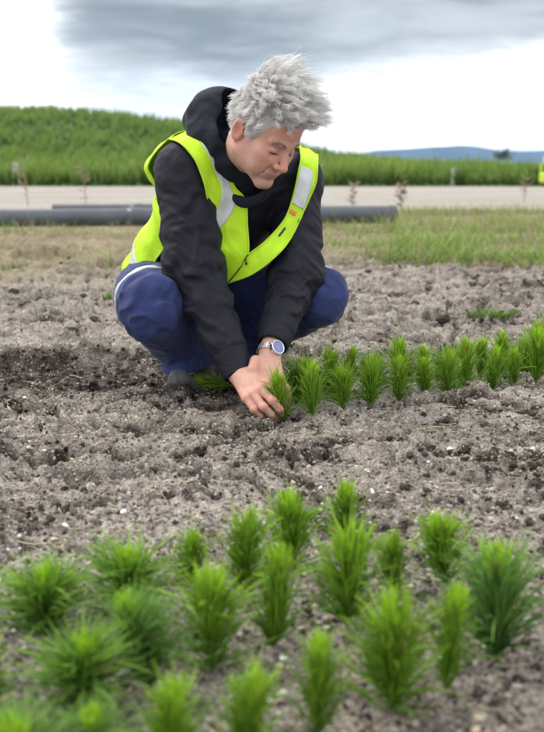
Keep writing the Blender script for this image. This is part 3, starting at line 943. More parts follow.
# base pixel, top pixel, width factor, kind, label
near = [
    (47, 640, 548, 1.25, 'spread', 'wide-needled seedling at left, topmost of the leftmost foreground seedlings'),
    (129, 612, 532, 1.20, 'spread', 'spreading seedling second from left in the back line of the foreground bed'),
    (190, 582, 528, 0.95, 'brush', 'small bright seedling third from left in the back line of the foreground'),
    (244, 592, 510, 0.95, 'brush', 'dense green seedling fourth from left in the back line of the foreground'),
    (294, 570, 490, 1.05, 'brush', 'broad seedling left of the tallest back seedling in the foreground bed'),
    (345, 545, 476, 0.85, 'brush', 'farthest foreground seedling, upright bright green, just below the bare soil strip'),
    (84, 712, 612, 1.25, 'spread', 'large spreading seedling near the lower left with yellow heart'),
    (150, 694, 592, 1.15, 'blue', 'cool green long-needled seedling between two yellow-hearted ones at lower left'),
    (211, 672, 566, 1.10, 'brush', 'yellow-topped seedling in the middle line, left of centre foreground'),
    (274, 650, 548, 0.90, 'slim', 'bright slim seedling in the centre of the foreground bed'),
    (347, 632, 526, 1.10, 'brush', 'tall full seedling right of centre in the middle line of the foreground'),
    (394, 602, 530, 0.80, 'brush', 'small seedling half hidden behind the tall full one, right of centre'),
    (445, 594, 508, 1.15, 'brush', 'large dense green seedling at right in the back line of the foreground'),
    (497, 668, 540, 1.10, 'blue', 'blue green thin-needled seedling, rightmost in the foreground'),
    (446, 698, 588, 0.80, 'slim', 'slim upright seedling in front of the large dense one at right'),
    (392, 716, 588, 0.95, 'brush', 'tall bright seedling in the front line, right of centre'),
    (317, 742, 632, 0.85, 'slim', 'upright seedling in the front line at the bottom centre'),
    (240, 776, 664, 0.90, 'brush', 'seedling with glowing yellow tip at the bottom edge, left of centre'),
    (173, 790, 682, 0.95, 'brush', 'seedling with yellow tip cut by the bottom edge, lower left'),
    (22, 812, 700, 1.25, 'blue', 'blurred long-needled seedling in the bottom left corner'),
    (98, 800, 702, 1.10, 'blue', 'blurred cool green seedling cut by the bottom edge, second from left corner'),
    (-8, 712, 640, 0.90, 'brush', 'seedling mostly cut off by the left edge of the foreground'),
]
for i, (px, pb, pt, w, kind, lab) in enumerate(near):
    b = G(px, pb); 
    top = P(px, pt, b[1])
    seedling((b[0], b[1]), (top[2] - gz(b[0], b[1])) * 1.12, w * 0.98, kind, i % 4, i * 1.7, lab, FG, (random.uniform(-.10, .10), random.uniform(-.10, .10)))
ordw = ['first', 'second', 'third', 'fourth', 'fifth', 'sixth', 'seventh', 'eighth', 'ninth', 'tenth', 'eleventh', 'twelfth']
front = [(312, 420, 363, 0.95), (343, 413, 364, 1.0), (370, 408, 356, 0.80), (399, 405, 354, 0.92), (425, 398, 354, 0.85), (446, 394, 350, 0.85),
         (467, 391, 338, 0.85), (493, 389, 345, 0.75), (514, 386, 346, 0.72), (536, 380, 326, 1.0)]
for i, (px, pb, pt, w) in enumerate(front):
    b = G(px, pb); top = P(px, pt, b[1])
    seedling((b[0], b[1]), (top[2] - gz(b[0], b[1])) * 1.10, w * 0.96, ('slim', 'brush', 'brush')[i % 3], (i * 3) % 4, i * 2.1 + 0.4,
             '%s seedling right of the hands in the front line of the planted row' % ordw[i], RW, (random.uniform(-.08, .08), random.uniform(-.08, .08)))
back = [(299, 402, 346, 0.95), (331, 396, 346, 0.9), (348, 392, 346, 0.85), (372, 388, 343, 0.9), (398, 384, 336, 1.0), (424, 384, 344, 0.9), (446, 380, 338, 0.95),
        (481, 376, 334, 0.8), (499, 373, 331, 0.95), (523, 368, 328, 0.9), (541, 362, 318, 0.95)]
for i, (px, pb, pt, w) in enumerate(back):
    b = G(px, pb); top = P(px, pt, b[1])
    seedling((b[0], b[1]), (top[2] - gz(b[0], b[1])) * 1.08, w * 0.98, ('spread', 'brush', 'slim')[i % 3], (i * 5 + 1) % 4, i * 1.3,
             '%s seedling right of the hands in the rear line of the planted row' % ordw[i], RW, (random.uniform(-.08, .08), random.uniform(-.08, .08)))
b = G(283, 420)
HELD = (b[0], b[1])
seedling(HELD, P(277, 364, b[1])[2] - gz(*HELD), 0.80, 'brush', 2, 0.5, 'seedling held upright in the man\'s fingers, being planted', RW, (0.0, -0.10))
b = G(231, 391)
seedling((b[0], b[1], gz(b[0], b[1]) + 0.022), 0.125, 0.75, 'slim', 1, 0.0, 'loose seedling lying on the soil beside the man\'s boot', 'loose seedlings', (0.25, -1.32))

# ------------------------------------------------------------------ the man: modelled as distance fields, meshed with surface nets
def unit(v):
    v = np.asarray(v, float); return v / np.linalg.norm(v)


def rc(p, a, b, ra, rb):
    a = np.asarray(a, float); b = np.asarray(b, float); ab = b - a
    t = np.clip(((p - a) @ ab) / (ab @ ab), 0, 1)
    d = p - a - t[:, None] * ab
    return np.sqrt((d * d).sum(1)) - (ra + (rb - ra) * t)


def ell(p, c, r, R=None):
    q = p - np.asarray(c, float)
    if R is not None: q = q @ np.asarray(R).T
    r = np.asarray(r, float)
    k0 = np.sqrt(((q / r) ** 2).sum(1)); k1 = np.sqrt(((q / r ** 2) ** 2).sum(1)) + 1e-9
    return k0 * (k0 - 1) / k1


def smin(a, b, k):
    h = np.maximum(k - np.abs(a - b), 0) / k
    return np.minimum(a, b) - h * h * k * 0.25


def smax(a, b, k): return -smin(-a, -b, k)


def surface(f, lo, hi, h, blk=10, safety=1.7):
    lo = np.asarray(lo, float); hi = np.asarray(hi, float)
    nb = np.ceil((hi - lo) / (h * blk)).astype(int); n = nb * blk
    g = np.empty(tuple(n), np.float32)
    bi = np.stack(np.meshgrid(*[np.arange(k) for k in nb], indexing='ij'), -1).reshape(-1, 3)
    cen = lo + (bi + 0.5) * blk * h
    dc = f(cen)
    rad = blk * h * 0.87 * safety
    act = np.abs(dc) < rad
    off = np.stack(np.meshgrid(*[np.arange(blk)] * 3, indexing='ij'), -1).reshape(-1, 3)
    g6 = g.reshape(nb[0], blk, nb[1], blk, nb[2], blk)
    ia = bi[~act]
    if len(ia): g6[ia[:, 0], :, ia[:, 1], :, ia[:, 2], :] = np.sign(dc[~act])[:, None, None, None]
    A = bi[act]
    for s in range(0, len(A), 300):
        b = A[s:s + 300]
        pts = lo + (b[:, None, :] * blk + off[None]) * h
        v = f(pts.reshape(-1, 3)).reshape(len(b), blk, blk, blk)
        g6[b[:, 0], :, b[:, 1], :, b[:, 2], :] = v
    s = g < 0
    cnt = np.zeros(tuple(n - 1), np.int8)
    for dx in (0, 1):
        for dy in (0, 1):
            for dz in (0, 1):
                cnt += s[dx:n[0] - 1 + dx, dy:n[1] - 1 + dy, dz:n[2] - 1 + dz]
    cells = np.argwhere((cnt > 0) & (cnt < 8))
    del cnt
    idx = np.full(tuple(n - 1), -1, np.int32)
    idx[cells[:, 0], cells[:, 1], cells[:, 2]] = np.arange(len(cells))
    cor = np.array([[i >> 2 & 1, i >> 1 & 1, i & 1] for i in range(8)])
    vals = np.stack([g[cells[:, 0] + c[0], cells[:, 1] + c[1], cells[:, 2] + c[2]] for c in cor], 1)
    acc = np.zeros((len(cells), 3)); num = np.zeros(len(cells))
    for a in range(8):
        for b in range(a + 1, 8):
            if abs(cor[a] - cor[b]).sum() != 1: continue
            va, vb = vals[:, a], vals[:, b]
            m = (va < 0) != (vb < 0)
            t = np.where(m, va / np.where(m, va - vb, 1), 0)
            acc += np.where(m[:, None], cor[a] + t[:, None] * (cor[b] - cor[a]), 0); num += m
    V = lo + (cells + acc / num[:, None]) * h
    F = []
    for ax in range(3):
        sl0 = [slice(None)] * 3; sl1 = [slice(None)] * 3
        sl0[ax] = slice(0, n[ax] - 1); sl1[ax] = slice(1, n[ax])
        ed = np.argwhere(s[tuple(sl0)] != s[tuple(sl1)])
        o1, o2 = [(1, 2), (2, 0), (0, 1)][ax]
        ed = ed[(ed[:, o1] > 0) & (ed[:, o2] > 0) & (ed[:, o1] < n[o1] - 1) & (ed[:, o2] < n[o2] - 1)]
        q = []
        for d1, d2 in ((-1, -1), (0, -1), (0, 0), (-1, 0)):
            c = ed.copy(); c[:, o1] += d1; c[:, o2] += d2
            q.append(idx[c[:, 0], c[:, 1], c[:, 2]])
        q = np.stack(q, 1)
        fl = ~s[ed[:, 0], ed[:, 1], ed[:, 2]]
        q[fl] = q[fl][:, ::-1]
        F.append(q)
    F = np.concatenate(F); F = F[(F >= 0).all(1)]
    return V, F


def smooth_mesh(V, F, it=1, lam=0.5):
    E = np.concatenate([F[:, [0, 1]], F[:, [1, 2]], F[:, [2, 3]], F[:, [3, 0]]])
    for _ in range(it):
        acc = np.zeros_like(V); num = np.zeros(len(V))
        for k in range(3):
            acc[:, k] = np.bincount(E[:, 0], V[E[:, 1], k], len(V)) + np.bincount(E[:, 1], V[E[:, 0], k], len(V))
        num = np.bincount(E[:, 0], minlength=len(V)) + np.bincount(E[:, 1], minlength=len(V))
        V = V + lam * (acc / np.maximum(num, 1)[:, None] - V)
    return V


def hit(px, py, f, off=0.0, y0=2.2, y1=3.5):
    """first meeting of a line of sight with a field, pushed outwards by off"""
    d = ray(px, py); d = d / np.linalg.norm(d); t = y0 / d[1]
    p = CAMP + d * t
    for _ in range(160):
        v = float(f(p[None])[0]) - off
        if abs(v) < 2e-4: break
        p = p + d * v * 0.8
        if p[1] > y1: return None
    return p


# --- skeleton (his right side is on the left of the picture)
PEL = np.array([-0.265, 3.14, 0.250])
SHC = np.array([-0.085, 2.875, 0.600])
T_ = unit(SHC - PEL)
L_ = np.array([0.866, 0.5, 0.0]); L_ = unit(L_ - (L_ @ T_) * T_)
F_ = np.cross(L_, T_)
TR = np.stack([L_, F_, T_])
ShR = P(186, 172, 2.785); ShL = P(297, 181, 2.95)
ElR = P(193, 268, 2.735); WrR = P(237, 372, 2.615)
ElL = P(296, 275, 2.83); WrL = P(270, 350, 2.64)
HipR = np.array([-0.345, 3.06, 0.245]); HipL = np.array([-0.165, 3.17, 0.235])
KnR = P(152, 305, 2.71); KnL = P(318, 296, 2.88)
AnR = P(192, 350, 2.98); AnL = P(240, 342, 3.12)
# head frame
HY, HP, HRo = radians(45), radians(37), radians(-3)
hf0 = np.array([sin(HY), -cos(HY), 0]); hl = np.array([cos(HY), sin(HY), 0])
hf = hf0 * cos(HP) + np.array([0, 0, -sin(HP)]); hu = hf0 * sin(HP) + np.array([0, 0, cos(HP)])
hl, hu = hl * cos(HRo) + hu * sin(HRo), hu * cos(HRo) - hl * sin(HRo)
HR = np.stack([hl, hf, hu])
HC = P(265.5, 132.5, 2.66)
HS = 0.915


def to_head(p): return ((p - HC) @ HR.T) / HS


def from_head(q): return HC + (np.asarray(q) * HS) @ HR


def head_local(q):
    """q: x to his left, y forward, z up, eyes at z = 0"""
    qs = q.copy(); qs[:, 0] = np.abs(qs[:, 0])
    d = ell(q, (0, -0.012, 0.034), (0.077, 0.098, 0.086))
    d = smin(d, ell(q, (0, 0.040, 0.040), (0.064, 0.050, 0.054)), 0.02)
    d = smin(d, ell(q, (0, 0.030, -0.032), (0.064, 0.060, 0.072)), 0.03)
    d = smin(d, rc(qs, (0.052, -0.004, -0.058), (0.012, 0.074, -0.106), 0.020, 0.016), 0.03)
    d = smin(d, ell(q, (0, 0.078, -0.106), (0.022, 0.017, 0.017)), 0.02)
    d = smin(d, ell(qs, (0.047, 0.056, -0.024), (0.022, 0.024, 0.019)), 0.02)
    d = smin(d, ell(qs, (0.036, 0.062, -0.058), (0.026, 0.024, 0.028)), 0.025)
    d = smin(d, rc(qs, (0.010, 0.0895, 0.020), (0.046, 0.074, 0.022), 0.0085, 0.008), 0.014)
    # eye sockets, then lids over the eyeballs
    d = smax(d, -ell(qs, (0.031, 0.101, 0.000), (0.019, 0.017, 0.0125)), 0.012)
    d = smin(d, ell(qs, (0.031, 0.0745, -0.001), (0.0165, 0.0150, 0.0130)), 0.004)
    d = smax(d, -rc(qs, (0.0205, 0.0890, -0.0080), (0.044, 0.0830, -0.0070), 0.0013, 0.0012), 0.0020)       # lid slit
    d = smax(d, -rc(qs, (0.018, 0.0915, 0.0080), (0.045, 0.0840, 0.0085), 0.0012, 0.0010), 0.004)        # fold of the upper lid
    d = smax(d, -rc(qs, (0.0250, 0.0880, -0.0175), (0.043, 0.0820, -0.0185), 0.0010, 0.0008), 0.005)      # bag under the eye
    # nose
    d = smin(d, rc(q, (0, 0.0880, 0.010), (0, 0.1130, -0.034), 0.0078, 0.0100), 0.014)
    d = smin(d, ell(q, (0, 0.1145, -0.0365), (0.0110, 0.0105, 0.0095)), 0.008)
    d = smin(d, ell(qs, (0.0130, 0.1000, -0.0410), (0.0075, 0.0105, 0.0075)), 0.006)
    d = smax(d, -ell(qs, (0.0062, 0.1050, -0.0500), (0.0028, 0.0045, 0.0030)), 0.003)
    d = smin(d, ell(qs, (0.0200, 0.0820, -0.0300), (0.0130, 0.0130, 0.0170)), 0.014)
    # mouth
    d = smin(d, ell(q, (0, 0.078, -0.070), (0.030, 0.019, 0.020)), 0.014)
    d = smin(d, rc(qs, (0.0, 0.0945, -0.0700), (0.023, 0.0850, -0.0705), 0.0046, 0.0022), 0.006)
    d = smin(d, rc(qs, (0.0, 0.0935, -0.0795), (0.019, 0.0860, -0.0740), 0.0052, 0.0026), 0.006)
    d = smax(d, -rc(qs, (0.0, 0.0995, -0.0747), (0.0270, 0.0850, -0.0715), 0.0012, 0.0012), 0.003)
    d = smax(d, -rc(qs, (0.0, 0.0960, -0.0895), (0.012, 0.0900, -0.0890), 0.0020, 0.0010), 0.010)
    d = smax(d, -rc(qs, (0.0250, 0.0910, -0.0470), (0.0345, 0.0820, -0.0740), 0.0007, 0.0009), 0.009)    # nasolabial fold
    # ears
    qe = qs - np.array([0.0765, -0.012, -0.010])
    c, s = cos(-0.38), sin(-0.38)
    qe = np.stack([qe[:, 0] * c - qe[:, 1] * s, qe[:, 0] * s + qe[:, 1] * c, qe[:, 2]], 1)
    c, s = cos(-0.2), sin(-0.2)
    qe = np.stack([qe[:, 0], qe[:, 1] * c - qe[:, 2] * s, qe[:, 1] * s + qe[:, 2] * c], 1)
    e = ell(qe, (0.004, -0.010, 0.002), (0.0075, 0.0185, 0.0310))
    e = smax(e, -ell(qe, (0.0118, -0.0080, 0.003), (0.0078, 0.0118, 0.0215)), 0.003)
    e = smin(e, ell(qe, (0.004, 0.004, -0.006), (0.004, 0.005, 0.006)), 0.004)
    d = smax(d, -ell(qe, (0.002, -0.004, 0.000), (0.006, 0.007, 0.009)), 0.003)
    d = smin(d, e, 0.005)
    # forehead creases
    return d + 0.00040 * np.sin(q[:, 2] * 520 + 2.0 * np.cos(q[:, 0] * 40)) * sstep(0.030, 0.040, q[:, 2]) * (1 - sstep(0.055, 0.07, q[:, 2])) * sstep(0.05, 0.08, q[:, 1])


def chain(p, pts, rs, k=0.004):
    d = None
    for i in range(len(pts) - 1):
        e = rc(p, pts[i], pts[i + 1], rs[i], rs[i + 1])
        d = e if d is None else smin(d, e, k)
    return d


def local(p, c, R, f, m=0.05):
    """evaluate f only near the ball (c,R) that holds it"""
    r = np.sqrt(((p - c) ** 2).sum(1)) - R
    k = r < m
    d = r + 0.0
    if k.any(): d[k] = f(p[k])
    return d


def Pv(*a): return [P(*q) for q in a]


# right hand: seen from its back, fingers closing on the seedling
FR = dict(
    index=Pv((266.5, 384, 2.548), (278.5, 393.5, 2.522), (284.0, 402.5, 2.520), (284.6, 409.5, 2.532)),
    middle=Pv((260.5, 389, 2.528), (272.5, 400.5, 2.500), (279.8, 409.5, 2.500), (281.2, 415.0, 2.514)),
    ring=Pv((253.0, 394.0, 2.520), (263.5, 407.0, 2.492), (271.5, 414.5, 2.496), (275.0, 418.5, 2.508)),
    little=Pv((246.0, 398.0, 2.520), (254.0, 409.5, 2.500), (260.8, 415.5, 2.504), (265.5, 418.8, 2.512)),
    thumb=Pv((256.0, 377.0, 2.600), (271.0, 388.0, 2.600), (280.0, 398.0, 2.575), (286.0, 405.0, 2.552)))
RRs = dict(index=(0.0115, 0.0102, 0.0092, 0.0075), middle=(0.0118, 0.0104, 0.0093, 0.0076), ring=(0.0112, 0.0098, 0.0088, 0.0072), little=(0.0105, 0.0088, 0.0078, 0.0065), thumb=(0.0150, 0.0120, 0.0105, 0.0085))
# left hand: behind, below the watch
FL = dict(
    index=Pv((279.0, 377, 2.575), (286.0, 389, 2.570), (288.0, 398.0, 2.562), (287.0, 405.0, 2.556)),
    middle=Pv((272.0, 380, 2.570), (280.0, 393, 2.585), (284.0, 402.0, 2.585), (284.5, 409.0, 2.580)),
    ring=Pv((264.5, 381, 2.572), (270.0, 395, 2.600), (275.0, 403.0, 2.605), (278.0, 409.0, 2.600)),
    little=Pv((258.0, 380, 2.580), (262.0, 392, 2.610), (266.0, 400.0, 2.615), (270.0, 405.0, 2.610)),
    thumb=Pv((255.5, 361.0, 2.600), (252.5, 369.5, 2.575), (255.5, 378.0, 2.565), (262.0, 385.0, 2.570)))


def hand_field(p, W, FF, d):
    mid = W * 0.35 + (FF['middle'][0] + FF['ring'][0]) * 0.325
    for nm, r in (('index', 0.0145), ('middle', 0.0150), ('ring', 0.0145), ('little', 0.0135)):
        d = smin(d, rc(p, W + (FF[nm][0] - W) * 0.12, FF[nm][0], 0.021, r - 0.0015), 0.010)
    d = smin(d, rc(p, W, mid, 0.025, 0.020), 0.012)
    for nm in FF:
        c = chain(p, FF[nm], RRs[nm])
        # knuckle swell
        c = smin(c, np.sqrt(((p - FF[nm][1]) ** 2).sum(1)) - RRs[nm][1] * 1.06, 0.004)
        ax = unit(FF[nm][2] - FF[nm][1])
        for j in (1, 2):
            tt = (p - FF[nm][j]) @ ax
            c = c + 0.0005 * np.cos(tt * 1900) * np.exp(-(tt / 0.0045) ** 2)
        d = smin(d, c, 0.0045 if nm != 'thumb' else 0.012)
    return d


NB = SHC + 0.035 * T_ + 0.00 * F_


def body_field(p):
    d = local(p, from_head((0, 0.005, -0.01)), 0.165, lambda q: rel(head_local(to_head(q)), to_head(q), lambda h_: -0.00035 * pn(h_ / 0.0045) - 0.0003 * np.sin((h_[:, 1] + 0.6 * h_[:, 2]) * 900) * np.exp(-(((np.abs(h_[:, 0]) - 0.058) / 0.010) ** 2 + ((h_[:, 2] + 0.002) / 0.012) ** 2)), 0.012) * HS)
    d = smin(d, rc(p, from_head((0, -0.030, -0.060)), NB, 0.058, 0.066), 0.035)
    d = smin(d, rc(p, NB - 0.03 * T_, PEL, 0.085, 0.10), 0.05)
    d = smin(d, rc(p, ShR, ShL, 0.045, 0.045), 0.05)
    for S_, E_, W_ in ((ShR, ElR, WrR), (ShL, ElL, WrL)):
        d = smin(d, rc(p, S_, E_, 0.046, 0.038), 0.02)
        d = smin(d, rc(p, E_, W_, 0.038, 0.0265), 0.015)
    for W_, FF in ((WrR, FR), (WrL, FL)):
        m = ((p - (W_ + FF['middle'][3]) / 2) ** 2).sum(1) < 0.20 ** 2
        if m.any(): d[m] = np.minimum(d[m], hand_field(p[m], W_, FF, d[m]))
    return d


def cloth_noise(p, ax, along, across, seed):
    """folds that run across a limb: ax is the limb axis"""
    ax = unit(ax); r0 = unit(np.cross(ax, [0.3, 0.2, 1.0])); r1 = np.cross(ax, r0)
    q = np.stack([p @ ax / along, p @ r0 / across, p @ r1 / across], 1) + seed
    q[:, 0] += 0.8 * pn(np.stack([p @ r0 / 0.06, p @ r1 / 0.06, p @ ax / 0.10], 1) + seed)
    v = pn(q)
    return 1 - 2 * np.sqrt(v * v + 0.006)


def rel(d, p, f, w=0.03):
    """add relief f(p) only close to the surface"""
    m = np.abs(d) < w
    if m.any():
        d = d.copy(); d[m] += f(p[m])
    return d


def torso_field(p):
    d = ell(p, PEL, (0.170, 0.130, 0.125), TR)
    d = smin(d, ell(p, PEL + 0.15 * T_ - 0.005 * F_, (0.165, 0.128, 0.15), TR), 0.06)
    d = smin(d, ell(p, SHC - 0.12 * T_ - 0.005 * F_, (0.178, 0.122, 0.165), TR), 0.06)
    d = smin(d, ell(p, SHC - 0.06 * T_ - 0.045 * F_, (0.150, 0.085, 0.13), TR), 0.06)
    d = smin(d, rc(p, NB + 0.030 * F_ - 0.01 * T_, SHC - 0.13 * T_ + 0.035 * F_, 0.060, 0.080), 0.05)
    d = smin(d, rc(p, ShR + 0.012 * T_, NB, 0.062, 0.070), 0.05)
    d = smin(d, rc(p, ShL + 0.012 * T_, NB, 0.062, 0.070), 0.05)
    return d


def sleeve_field(p, S_, E_, W_, r0, r1, r2, seed, cut=0.012):
    ax1, ax2 = unit(E_ - S_), unit(W_ - E_)
    d = smin(rc(p, S_, E_, r0, r1), rc(p, E_, W_, r1, r2), 0.03)
    t1 = (p - S_) @ ax1; t2 = (p - E_) @ ax2
    def folds(p):
        nearel = np.exp(-(((p - E_) ** 2).sum(1)) / 0.11 ** 2)
        w = 0.0070 + 0.0110 * nearel
        tw = np.linalg.norm(p - W_, axis=1)
        v = -w * cloth_noise(p, ax1 * 0.6 + ax2 * 0.5 + np.array([0.45, 0, 0.0]), 0.055, 0.17, seed) * sstep(0.03, 0.10, tw)
        v = v - 0.0038 * cloth_noise(p, ax1 + np.array([-0.6, 0, 0.2]), 0.030, 0.10, seed + 3) * sstep(0.05, 0.12, tw)
        v = v - 0.0045 * pn(p / 0.09 + seed)
        return v + 0.0016 * np.exp(-(((W_ - p) @ ax2 - 0.055) / 0.0032) ** 2)
    d = rel(d, p, folds)
    d = smax(d, (p - W_) @ ax2 - cut, 0.005)
    return smax(d, -rc(p, E_ + ax2 * 0.14, W_ + ax2 * 0.06, r2 * 0.7, r2 - 0.005), 0.003)


def jacket_field(p):
    d = rel(torso_field(p), p, lambda q: -0.004 * pn(q / 0.08 + 3) - 0.007 * cloth_noise(q, T_ + 0.8 * L_, 0.06, 0.2, 4.0))
    d = smin(d, sleeve_field(p, ShR, ElR, WrR, 0.074, 0.069, 0.0385, 1.3), 0.035)
    d = smin(d, sleeve_field(p, ShL, ElL, WrL, 0.062, 0.062, 0.0390, 7.7, -0.016), 0.030)
    return d


# stand-up collar and hood
COLA = NB - 0.05 * T_
CAX = unit(from_head((0, 0.0, -0.075)) - COLA)


def collar_field(p):
    c0 = COLA; q = p - c0
    ax = CAX; l = unit(L_ - (L_ @ ax) * ax); f = np.cross(l, ax)
    h = q @ ax; x = q @ l; y = q @ f - 0.006
    rr = np.sqrt((x / 1.0) ** 2 + (y / 1.10) ** 2)
    R = 0.068 + 0.008 * pn(p / 0.07 + 9) + 0.12 * np.clip(h, -0.12, 0.15)
    d = np.abs(rr - R) - 0.010
    top = 0.135 + 0.012 * x / 0.08 - 0.018 * y / 0.08
    d = smax(d, h - top, 0.008)
    return smax(d, -h - 0.09, 0.01)


HOODC = P(232, 138, 2.815)


def hood_field(p):
    q = p - HOODC
    ax = unit(np.array([0.80, -0.52, 0.28])); up = unit(np.array([0.0, 0, 1.0]) - ax[2] * ax); sd = np.cross(up, ax)
    x, y, z = q @ ax, q @ sd, q @ up
    o = np.stack([x, y, z], 1)
    wob = 0.014 * pn(p / 0.07 + 2.0) + 0.007 * cloth_noise(p, unit(np.array([0.6, 0.2, -1.0])), 0.045, 0.2, 6.0)
    e = ell(o, (0, 0, 0), (0.108, 0.118, 0.128)) - wob
    e = smin(e, ell(o, (-0.055, -0.01, 0.078), (0.055, 0.075, 0.046)) - wob, 0.04)
    shell = smax(e, -(ell(o, (0.022, 0, 0.004), (0.100, 0.100, 0.112)) - wob), 0.006)
    shell = smax(shell, x - 0.045 - 0.06 * (z / 0.1) ** 2 * 0.3 + 0.02 * pn(p / 0.06 + 1), 0.010)
    roll = None
    return shell


def trouser_field(p):
    d = ell(p, PEL - 0.02 * T_, (0.185, 0.145, 0.125), TR)
    dr = smin(rc(p, HipR, KnR, 0.112, 0.084), rc(p, KnR + (0.002, 0.012, -0.012), AnR + (0, -0.03, -0.01), 0.080, 0.066), 0.018)
    hemR = P(180, 378, 2.842)
    dr = smin(dr, rc(p, AnR + (0, -0.03, 0), hemR, 0.064, 0.046), 0.03)
    dl = smin(rc(p, HipL, KnL, 0.110, 0.074), rc(p, KnL, AnL, 0.073, 0.062), 0.018)
    dl = smin(dl, rc(p, AnL, P(246, 358, 3.06), 0.060, 0.052), 0.03)
    axr, axl = unit(KnR - HipR), unit(KnL - HipL)
    sr, sl = unit(AnR - KnR), unit(AnL - KnL)
    def fr(p):
        kr = np.exp(-((p - KnR) ** 2).sum(1) / 0.13 ** 2)
        return -(0.0055 + 0.005 * kr) * cloth_noise(p, axr + 0.7 * sr, 0.06, 0.2, 11.0) - 0.004 * pn(p / 0.10 + 5) - 0.0042 * cloth_noise(p, sr + np.array([0.5, 0, 0]), 0.03, 0.12, 2.0)
    def fl(p):
        kl = np.exp(-((p - KnL) ** 2).sum(1) / 0.13 ** 2)
        return -(0.0055 + 0.006 * kl) * cloth_noise(p, axl + 0.2 * sl, 0.05, 0.2, 15.0) - 0.004 * pn(p / 0.10 + 8) - 0.0042 * cloth_noise(p, sl + np.array([0.5, 0, 0]), 0.03, 0.12, 5.0)
    dr = rel(dr, p, fr); dl = rel(dl, p, fl)
    dr = smax(dr, -(p[:, 2] - 0.062 - 0.10 * (p[:, 1] - 2.85)), 0.006)
    d = smin(d, dr, 0.03); d = smin(d, dl, 0.03)
    return d


def limb_band(p, f, a, b, t0, w, off=0.0035, tilt=(0, 0, 0), zmin=-1.0):
    ax = unit(unit(b - a) + np.array(tilt))
    c = a + (b - a) * t0
    s = np.abs((p - c) @ ax) - w
    d = f(p) - off
    d = smax(d, s, 0.002)
    d = smax(d, np.sqrt(((p - c) ** 2).sum(1)) - 0.145, 0.002)
    d = smax(d, zmin - p[:, 2], 0.002)
    return smax(d, -(f(p) + 0.004), 0.002)


def boot_field(p, heel, ball, toe, ank, up):
    d = smin(rc(p, heel, ball, 0.034, 0.037), rc(p, ball, toe, 0.037, 0.030), 0.03)
    d = smin(d, rc(p, heel * 0.7 + ball * 0.3 + (0, 0, 0.02), ank, 0.046, 0.050), 0.03)
    d = smin(d, rc(p, ank, ank + np.asarray(up) * 0.08, 0.050, 0.052), 0.02)
    return d


def sole_field(p, heel, ball, toe):
    d = smin(rc(p, heel + (0, 0, -0.028), ball + (0, 0, -0.028), 0.032, 0.038), rc(p, ball + (0, 0, -0.028), toe + (0, 0, -0.022), 0.038, 0.032), 0.02)
    sl = (ball[2] - heel[2]) / max(np.hypot(*(ball - heel)[:2]), 1e-3)
    return d


HAIRLINE = [(-180, -0.055), (-130, -0.052), (-105, -0.030), (-90, 0.000), (-75, 0.012), (-62, -0.004), (-52, 0.030), (-40, 0.058), (-20, 0.071), (0, 0.069),
            (20, 0.071), (40, 0.058), (52, 0.030), (62, -0.004), (75, 0.012), (90, 0.0), (105, -0.030), (130, -0.052), (180, -0.055)]


def hair_amount(q):
    """1 where hair grows on the head (head coordinates)"""
    az = np.degrees(np.arctan2(q[:, 0], q[:, 1] + 0.012))
    line = np.interp(az, [h[0] for h in HAIRLINE], [h[1] for h in HAIRLINE])
    ear = (np.abs(q[:, 0]) > 0.06) & (np.abs(q[:, 1] + 0.016) < 0.024) & (q[:, 2] < 0.022) & (q[:, 2] > -0.045)
    return sstep(-0.004, 0.004, q[:, 2] - line) * (~ear)


